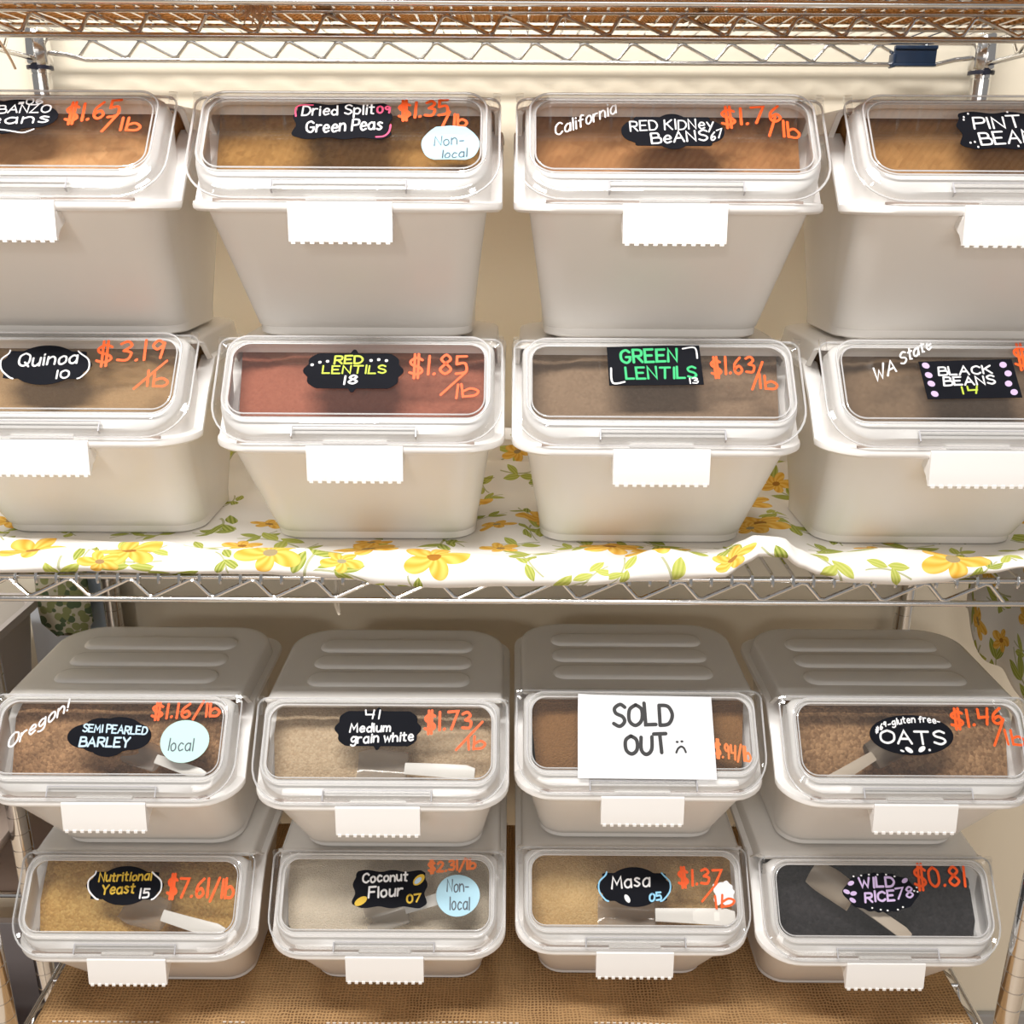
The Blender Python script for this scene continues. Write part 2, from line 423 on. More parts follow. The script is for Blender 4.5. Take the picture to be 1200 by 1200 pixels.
# ------------------------------------------------------------------ handwriting
G = {
'A': "0,0 2,6 4,0|.8,2.2 3.2,2.2", 'B': "0,0 0,6|~0,6 2.6,5.8 2.8,3.6 0,3.2|~0,3.2 3.4,3 3.4,.3 0,0", 'C': "~3.6,5 2.2,6 .3,4.6 .3,1.4 2.2,0 3.7,1",
'D': "0,0 0,6|~0,6 2.6,5.6 3.8,3 2.6,.4 0,0", 'E': "3.2,6 0,6 0,0 3.3,0|0,3.1 2.6,3.1", 'F': "3.2,6 0,6 0,0|0,3.1 2.6,3.1",
'G': "~3.6,5 2.2,6 .3,4.6 .3,1.4 2.2,0 3.6,1.2 3.6,2.6|3.8,2.7 2.2,2.7", 'I': ".4,0 .4,6", 'K': "0,0 0,6|3.4,6 0,2.8|1,3.6 3.6,0", 'L': "0,6 0,0 3,0",
'M': "0,0 .5,6 2.2,2 3.9,6 4.4,0", 'N': "0,0 0,6 3.4,0 3.4,6", 'O': "~2,6 .2,4.6 .2,1.4 2,0 3.8,1.4 3.8,4.6 2,6", 'P': "0,0 0,6|~0,6 3,5.6 3,3.2 0,2.8",
'Q': "~2,6 .2,4.6 .2,1.4 2,0 3.8,1.4 3.8,4.6 2,6|2.4,1.6 4,-.4", 'R': "0,0 0,6|~0,6 3,5.6 3,3.2 0,2.8|1.4,2.9 3.4,0",
'S': "~3.4,5.2 2,6 .4,5 .8,3.6 2.8,2.6 3.4,1.2 2,0 .2,.8", 'T': "0,6 4,6|2,6 2,0", 'U': "~0,6 .1,1.6 1.8,0 3.5,1.6 3.6,6", 'W': "0,6 1,0 2.2,4 3.4,0 4.6,6",
'Y': "0,6 1.8,3 3.6,6|1.8,3 1.8,0", 'Z': "0,6 3.4,6 0,0 3.6,0",
'a': "~3,3.4 1.6,4 .2,2.6 .4,.6 1.6,0 2.8,1.2 3,3.4|3,4 3,0", 'b': "0,6 0,0|~0,2.4 1.6,3.6 3,2 2.2,.2 0,.2", 'c': "~2.8,3.4 1.4,4 .2,2 1.2,0 2.9,.7",
'd': "3,6 3,0|~3,2.6 1.4,3.6 .2,1.8 1.2,0 3,1", 'e': "~.2,2.1 2.8,2.3 2.4,3.8 1.2,4 .2,2 1.2,0 2.9,.6", 'f': "~2.6,5.6 1.6,6 1,4.6 1,0|0,3.6 2.2,3.6",
'g': "~2.9,3.4 1.4,4 .2,2.4 1.2,.6 2.9,2|~2.9,4 2.9,-.8 1.6,-2 .2,-1.4", 'h': "0,6 0,0|~0,2.6 1.6,4 2.7,2.8 2.8,0", 'i': ".3,4 .3,0|.3,5.3 .4,5.6", 'l': ".3,6 .3,0",
'm': "0,4 0,0|~0,2.8 1.2,4 2,2.8 2,0|~2,2.8 3.2,4 4,2.8 4,0", 'n': "0,4 0,0|~0,2.8 1.6,4 2.7,2.8 2.8,0", 'o': "~1.5,4 .2,2.8 .4,.6 1.5,0 2.8,1.2 2.6,3.4 1.5,4",
'p': "0,4 0,-2|~0,3 1.6,4 3,2.6 2,.4 0,.8", 'r': "0,4 0,0|~0,2.4 1,3.8 2.2,3.8", 's': "~2.4,3.5 1.2,4 .4,3.2 1.4,2.1 2.4,1.1 1.4,0 .1,.5", 't': "1,5.6 1,.4 2,0|0,4 2.2,4",
'u': "~0,4 .2,.8 1.4,0 2.7,1.4|2.8,4 2.8,0", 'w': "0,4 .9,0 2,3.2 3.1,0 4,4", 'y': "0,4 1.5,1|3,4 .6,-2",
'0': "~1.5,6 .2,4.6 .2,1.4 1.5,0 2.8,1.4 2.8,4.6 1.5,6", '1': ".4,6 .4,0", '2': "~.2,4.8 1.6,6 3,4.6 2,2.4 .1,0|.1,0 3.2,0", '3': "~.3,5.4 1.8,6 2.8,4.6 1.2,3.2|~1.2,3.2 3,2.4 2.4,.3 .2,.5",
'4': "0,6 .2,2.8 2.8,2.8|2.8,6 2.4,0", '5': "3,6 .5,6 .4,3.4|~.4,3.4 2.6,3.6 2.8,.8 .2,.2", '6': "~2.6,5.8 .6,3.6 .4,1 1.6,0 2.9,1.2 2,2.8 .5,1.8", '7': "0,6 3.2,6 1,0",
'8': "~1.6,3.2 .4,4.6 1.6,6 2.8,4.6 1.6,3.2 .2,1.4 1.6,0 3,1.4 1.6,3.2", '9': "~2.8,4.6 1.4,6 .3,4.4 1.4,3 2.8,4.6|2.8,5 2.4,0",
'$': "~3.4,5 2,5.8 .4,4.8 .8,3.5 2.8,2.5 3.4,1.2 2,.3 .2,1|1.4,7 1.4,-.9|2.4,7 2.4,-.9", '/': "0,-1 2.6,6.5", '.': ".2,.1 .4,.3", '-': "0,2.4 2,2.4", '=': "0,2.9 1.8,2.9|0,1.6 1.8,1.6",
'#': "1,0 1.6,6|2.4,0 3,6|.2,2 3.6,2|.4,4 3.8,4", '!': ".6,6 .3,1.8|.2,.2 .3,.4"}
def glyph_strokes(ch):
    out = []; w = 0
    for s in G[ch].split('|'):
        sm = s[0] == '~'; pts = [tuple(float(c) for c in p.split(',')) for p in s.lstrip('~').split()]
        w = max(w, max(p[0] for p in pts))
        out.append((sm, pts))
    return out, w
def write_text(s, a, b, hcap, bulge, rng):
    """strokes of a hand-lettered line: baseline a->b, cap height hcap, all in mm on the sheet"""
    x = 0; items = []
    for ch in s:
        if ch == ' ': x += 2.2; continue
        st, w = glyph_strokes(ch); items.append((x, st)); x += w + 1.25
    x -= 1.25
    ax, ay = a; dx, dy = b[0] - ax, b[1] - ay; L = math.hypot(dx, dy); k = L / max(x, .8); ky = hcap / 6
    if len(s) == 1: k = min(k, ky * 3)
    ux, uy = dx / L, dy / L
    res = []
    for x0, st in items:
        jy = rng.uniform(-.25, .25); js = rng.uniform(.94, 1.06); tl = rng.uniform(-.06, .06)
        for sm, pts in st:
            P = catmull(pts, 5) if sm else [Vector(p) for p in pts]
            ln = []
            for p in P:
                px = (x0 + p.x + tl * p.y) * k; py = (p.y * js + jy) * ky
                py += bulge * (1 - (2 * px / L - 1) ** 2)
                ln.append((ax + ux * px, ay + uy * px + py))   # letters stay upright on a sloping line
            res.append(ln)
    return res
def ribbon(bm, pts, wd, put, mi):
    """flat rounded stroke; put(x, y) -> 3-D point"""
    P = [Vector(p) for p in pts]; Q = [P[0]]
    for p in P[1:]:
        if (p - Q[-1]).length > 1e-4: Q.append(p)
    r = wd / 2
    if len(Q) < 2: Q.append(Q[0] + Vector((.01, 0)))
    L, Rr = [], []
    d0 = (Q[1] - Q[0]).normalized(); d1 = (Q[-1] - Q[-2]).normalized()
    poly_caps = []
    for i, p in enumerate(Q):
        a = (Q[i] - Q[i - 1]).normalized() if i else d0
        b = (Q[i + 1] - Q[i]).normalized() if i < len(Q) - 1 else d1
        m = a + b
        if m.length < .3: m = Vector((a.x, a.y))
        m.normalize(); n = Vector((-m.y, m.x)); s = r / max(.6, n.dot(Vector((-a.y, a.x))))
        L.append(p + n * s); Rr.append(p - n * s)
    def fan(c, d, sgn):
        n = Vector((-d.y, d.x)); return [c + n * (r * math.cos(t)) + d * (sgn * r * math.sin(t)) for t in (PI * k / 6 for k in range(1, 6))]
    vl = [bm.verts.new(put(p.x, p.y)) for p in L]; vr = [bm.verts.new(put(p.x, p.y)) for p in Rr]
    for i in range(len(Q) - 1):
        f = bm.faces.new((vl[i], vl[i + 1], vr[i + 1], vr[i])); f.material_index = mi
    for c, d, sg, a, b in ((Q[0], d0, -1, vl[0], vr[0]), (Q[-1], d1, 1, vl[-1], vr[-1])):
        f = bm.faces.new([a] + [bm.verts.new(put(p.x, p.y)) for p in fan(c, d, sg)] + [b]); f.material_index = mi
def put_writing(bm, items, put, rng, mi_of):
    lay = 0
    for it in items:
        if it[0] == 't':
            _, s, a, b, hc, col, sw, bul = it
            for ln in write_text(s, a, b, hc, bul, rng):
                lay += 1; ribbon(bm, ln, sw * 1.08, lambda x, y, q=lay: put(x, y, (q % 12) * 2e-5), mi_of(col))
        elif it[0] == 's':
            lay += 1; ribbon(bm, [(p.x, p.y) for p in catmull(it[1], 5)], it[3], lambda x, y, q=lay: put(x, y, (q % 12) * 2e-5), mi_of(it[2]))
        else:
            _, (cx, cy), rx, ry, col, rt = it; lay += 1; ca, sa = math.cos(math.radians(rt)), math.sin(math.radians(rt))
            vs = []
            for k in range(14):
                t = 2 * PI * k / 14; ex, ey = rx * math.cos(t), ry * math.sin(t)
                vs.append(bm.verts.new(put(cx + ex * ca - ey * sa, cy + ex * sa + ey * ca, (lay % 12) * 2e-5 + (1e-4 if col == 'sky' else 0))))
            f = bm.faces.new(vs); f.material_index = mi_of(col)
def outline(shape, hw, hh, n=120):
    """sticker outline about its centre, mm"""
    pts = []
    for k in range(n):
        t = 2 * PI * k / n; c, s = math.cos(t), math.sin(t)
        def ell(a, b, ox=0, oy=0):
            # farthest hit of the ray from the centre on an ellipse at ox, oy
            A = (c / a) ** 2 + (s / b) ** 2; B = -2 * (c * ox / a ** 2 + s * oy / b ** 2); Cc = (ox / a) ** 2 + (oy / b) ** 2 - 1
            D = B * B - 4 * A * Cc
            return (-B + math.sqrt(D)) / (2 * A) if D > 0 else 0
        def rec(a, b): return min(a / max(abs(c), 1e-6), b / max(abs(s), 1e-6))
        if shape == 'ears': r = max(ell(hw, hh * .62), rec(hw * .84, hh * .70), ell(hw * .72, hh))
        elif shape == 'plaque':
            tip = hh / max(abs(s), 1e-6) if abs(c) * hh < abs(s) * hw * .05 else 0
            r = max(ell(hw, hh * .60), min(rec(hw * .90, hh * .82), ell(hw * 1.02, hh * 1.15)), ell(hw * .13, hh), tip * .99)
        elif shape == 'wavy':
            x_, y_ = c, s; b = rec(hw * .96, hh * .93); px = b * c / hw; py = b * s / hh
            r = b * (1 + .05 * math.sin(px * 9 + 1) * (abs(py) > .8) + .04 * math.sin(py * 7) * (abs(px) > .85))
            r = min(r, ell(hw * 1.22, hh * 1.3))
        elif shape == 'cloud': r = max(ell(hw * .62, hh * .85, hw * .2, hh * .1), ell(hw * .5, hh * .85, -hw * .25, hh * .05), ell(hw * .45, hh * .66, hw * .54, 0), ell(hw * .45, hh * .6, -hw * .55, 0), ell(hw * .4, hh * .5, 0, -hh * .5))
        elif shape == 'cloud2': r = max(ell(hw * .3, hh * .62, hw * .7, 0), ell(hw * .3, hh * .62, -hw * .7, 0), rec(hw * .74, hh * .82), ell(hw * .4, hh))
        elif shape == 'oval': r = ell(hw, hh)
        elif shape == 'scallop': r = ell(hw * .97, hh * .96) * (1 + .03 * math.cos(14 * t))
        elif shape == 'circle': r = ell(hw, hh) * (1 + .012 * math.sin(3 * t + 1))
        elif shape == 'blob': r = min(ell(hw, hh * 1.05), rec(hw, hh * .9)) * (1 + .02 * math.sin(5 * t))
        elif shape == 'torn': r = min(rec(hw, hh), ell(hw * 1.2, hh * 1.2)) * (.88 + .08 * math.sin(5 * t + 1) + .05 * math.sin(11 * t))
        pts.append((r * c, r * s))
    return pts

# ------------------------------------------------------------------ the bins
BIN_POS = [(-0.4430, 0.8952, 1.3517), (-0.1506, 0.8952, 1.3517), (0.1402, 0.8952, 1.3517), (0.4362, 0.8952, 1.3517), (-0.4495, 0.9126, 1.1334), (-0.1481, 0.8974, 1.1334), (0.1395, 0.8914, 1.1334), (0.4356, 0.8918, 1.1334), (-0.4373, 0.9061, 0.7346), (-0.1420, 0.9013, 0.7346), (0.1444, 0.9225, 0.7346), (0.4381, 0.9113, 0.7346), (-0.4423, 0.9166, 0.5163), (-0.1451, 0.9222, 0.5163), (0.1469, 0.9317, 0.5163), (0.4351, 0.9167, 0.5163)]
ZB = .122                      # height of the rim's front edge above the bin's foot
CS, SN = math.cos(math.radians(49)), math.sin(math.radians(49))
def slope(u, v, w): return Vector((u, v * CS - w * SN, v * SN + w * CS + ZB))
def rimz(y): return .062 * sstep(.055, .1, y) + ZB
def tub_loop(t, inset):
    """t 0 at the rim .. 1 at the foot"""
    p0 = plan(.126 - inset, .009 + inset, .272 - inset, .036, .03); p1 = plan(.107 - inset, .106 + inset, .243 - inset, .03, .03)
    return [(lerp(a[0], b[0], t), lerp(a[1], b[1], t), lerp(rimz(a[1]), 0.0, t)) for a, b in zip(p0, p1)]
def make_tub():
    bm = bmesh.new()
    base = plan(.107, .105, .244, .03, .03); foot = plan(.1085, .1035, .2455, .031, .031)
    L = [tub_loop(t, 0) for t in (0, .15, .3, .5, .7, .85, .915)]
    L += [[(x, y, .0085) for x, y in foot], [(x, y, .0015) for x, y in foot], [(x * .985, lerp(y, .174, .02), 0) for x, y in foot]]
    inner = [[(x * .97, lerp(y, .174, .04), .004) for x, y in base]] + [tub_loop(t, .0035) for t in (.9, .6, .3, .1, 0)]
    vs = loft(bm, L)
    vi = loft(bm, inner)
    bm.faces.new(vs[-1]); bm.faces.new(vi[0])
    n = len(vi[-1])
    for j in range(n):
        k = (j + 1) % n; bm.faces.new((vi[-1][j], vi[-1][k], vs[0][k], vs[0][j]))
    return bm
def make_rim():
    bm = bmesh.new()
    def lp(hw, y0, y1, rf, rb, dz): return [(x, y, rimz(y) + dz) for x, y in plan(hw, y0, y1, rf, rb, 9)]
    loops = [lp(.123, .011, .271, .035, .03, .0), lp(.1370, .0030, .2775, .045, .035, .0), lp(.1400, .0006, .280, .0465, .036, .0022),
             lp(.1405, .0, .2805, .047, .036, .0052), lp(.1398, .0008, .2797, .0465, .036, .0082), lp(.1370, .0042, .2765, .045, .034, .0095),
             lp(.125, .016, .270, .034, .03, .0095), lp(.1225, .0115, .2705, .034, .03, .0055)]
    loft(bm, loops, wrap=True)
    return bm
def make_hood():
    bm = bmesh.new()
    def lp(hw, y0, y1, rf, rb, z): return [(x, y, z + ZB) for x, y in plan(hw, y0, y1, rf, rb, 9)]
    def lpr(hw, y0, y1, rf, rb, dz): return [(x, y, max(rimz(y), ZB + .0872 - .0152 * sstep(.082, .11, y) - .5 * sstep(.10, .12, y)) + dz) for x, y in plan(hw, y0, y1, rf, rb, 9)]
    outer = [lpr(.1375, .0800, .2755, .010, .036, .0015), lpr(.1375, .0800, .2755, .010, .036, .0035), lpr(.1335, .0800, .270, .010, .042, .0045), lp(.1315, .0810, .264, .010, .048, .0900),
             lp(.1300, .0830, .2625, .011, .049, .0918), lp(.1270, .0870, .2590, .012, .048, .0926), lp(.1240, .0910, .2540, .012, .046, .0928)]
    inner = [lp(.1235, .0910, .2535, .012, .045, .0898), lp(.1285, .0825, .2610, .011, .047, .0888), lpr(.1325, .0815, .268, .010, .042, .0008)]
    vs = loft(bm, outer); bm.faces.new(vs[-1])
    vi = loft(bm, inner); bm.faces.new(vi[0])
    n = len(vs[0])
    for j in range(n):
        k = (j + 1) % n; bm.faces.new((vi[-1][j], vi[-1][k], vs[0][k], vs[0][j]))
    return bm
def make_rib(k):
    bm = bmesh.new(); y0 = .1085 + .043 * k; y1 = y0 + .034; hw = .095
    def lp(i, z, front=0): return [(x, y + (front if y < y0 + .014 else 0), z + ZB) for x, y in plan(hw - i, y0 + i * .9, y1 - i * .9, .0150 - i * .6, .0150 - i * .6, 7)]
    vs = loft(bm, [lp(0, .0920), lp(.0008, .0938), lp(.0035, .0957), lp(.0065, .0963)]); bm.faces.new(vs[-1])
    return bm
def make_frame():
    bm = bmesh.new()
    def lp(hw, v0, v1, rf, rb, w): return [slope(x, v, w) for x, v in plan(hw, v0, v1, rf, rb, 9)]
    L = [[(x, min(y, .079), rimz(y) + .006 if y < .0765 else ZB + .083) for x, y in plan(.1305, .0085, .086, .038, .010, 9)], lp(.1300, .0150, .1190, .037, .012, .0080), lp(.1290, .0165, .1182, .036, .014, .0108),
         lp(.1245, .0300, .1150, .020, .020, .0136), lp(.1222, .0335, .1128, .017, .017, .0132), lp(.1222, .0335, .1128, .017, .017, .0085), lp(.1260, .0300, .1160, .017, .017, .0060)]
    loft(bm, L)
    return bm
def make_lid():
    bm = bmesh.new()
    def lp(hw, v0, v1, rf, rb, w): return [slope(x, v, w) for x, v in plan(hw, v0, v1, rf, rb, 9)]
    spec = [(.1378, .0085, .1215, .042, .010, .0086), (.1373, .0090, .1210, .042, .010, .0108), (.1342, .0118, .1195, .039, .012, .0116),
            (.1325, .0138, .1190, .037, .014, .0138), (.1285, .0235, .1185, .030, .018, .0160), (.1262, .0285, .1175, .023, .019, .0190),
            (.1235, .0320, .1150, .019, .019, .0190), (.1215, .0345, .1125, .017, .017, .0167)]
    vs = loft(bm, [lp(*s) for s in spec]); bm.faces.new(vs[-1])
    vi = loft(bm, [lp(s[0] - .0022, s[1] + .0022, s[2] - .0020, s[3] - .002, s[4] - .002, s[5] - (.0022 if i > 1 else 0.0)) for i, s in enumerate(spec)]); bm.faces.new(vi[-1])
    n = len(vs[0])
    for j in range(n):
        k = (j + 1) % n; bm.faces.new((vi[0][j], vi[0][k], vs[0][k], vs[0][j]))
    for sp, r in ((0, .0011), (5, .0010), (7, .0008)):      # added whitish beads, painting the bright refraction along the lid's edges
        e = lp(*spec[sp]); tube(bm, e + [e[0]], r, 6, caps=False, mi=1)
    return bm
def sbox(bm, u0, u1, v0, v1, w0, w1, mi=0):
    v = [bm.verts.new(slope(a, b, c)) for c in (w0, w1) for b in (v0, v1) for a in (u0, u1)]
    for q in ((0, 2, 3, 1), (4, 5, 7, 6), (0, 1, 5, 4), (2, 6, 7, 3), (0, 4, 6, 2), (1, 3, 7, 5)):
        f = bm.faces.new([v[i] for i in q]); f.material_index = mi
def make_lid_tab():
    bm = bmesh.new(); sbox(bm, -.058, .058, .0112, .0215, .0120, .0164)
    for s in (-1, 1): tube(bm, [slope(s * .058, .0110, .0120), slope(s * .058, .0110, .0164), slope(s * .058, .0215, .0166)], .0008, 6, mi=1)
    tube(bm, [slope(-.058, .0215, .0166), slope(.058, .0215, .0166)], .0005, 6, mi=1)
    return bm
def make_slot(s):
    bm = bmesh.new()
    a, b = (.031, .112) if s > 0 else (-.112, -.031)
    box(bm, a, b, .0060, .0085, ZB + .0090, ZB + .0112); return bm
def make_hinge(s):
    bm = bmesh.new()
    tube(bm, [slope(s * .1315, .1195, .0125), slope(s * .1385, .1195, .0115)], .0036, 12)
    sbox(bm, s * .135 - .0030, s * .135 + .0030, .1020, .1195, .0108, .0138)
    return bm
def make_latch():
    bm = bmesh.new(); hw = .0453
    prof = [(.0005, .0095), (-.0022, .0075), (-.0030, .001), (-.0040, -.010), (-.0052, -.022), (-.0050, -.0245), (-.0020, -.0245), (-.0010, -.012), (.0, .0), (.004, .003)]
    loft(bm, [[(x, y, z + ZB) for y, z in prof] for x in (-hw, hw)], True, True, True)
    for s in (-1, 1):
        pts = [(.001, .0), (.030, -.002), (.004, -.016), (-.0035, -.0243), (-.0028, -.012)]
        loft(bm, [[(s * hw + dx, y, z + ZB) for y, z in pts] for dx in (-s * .0026, 0.0)], True, True, True)
    for k in range(11):
        x = -hw + .004 + k * (2 * hw - .008) / 10
        box(bm, x - .0019, x + .0019, -.0062, -.0018, ZB - .0262, ZB - .0235)
    box(bm, -.030, .030, .0015, .0060, ZB + .0085, ZB + .0125)
    return bm
ME = {}
def shared(key, mk, mats, smooth=38):
    """build a part's mesh once, hand out objects that share it"""
    if key not in ME:
        o = obj(key, mk(), mats, smooth=smooth); ME[key] = o.data; bpy.data.objects.remove(o)
    return ME[key]
def part(name, mesh, parent):
    o = bpy.data.objects.new(name, mesh); C.objects.link(o); o.parent = parent; return o
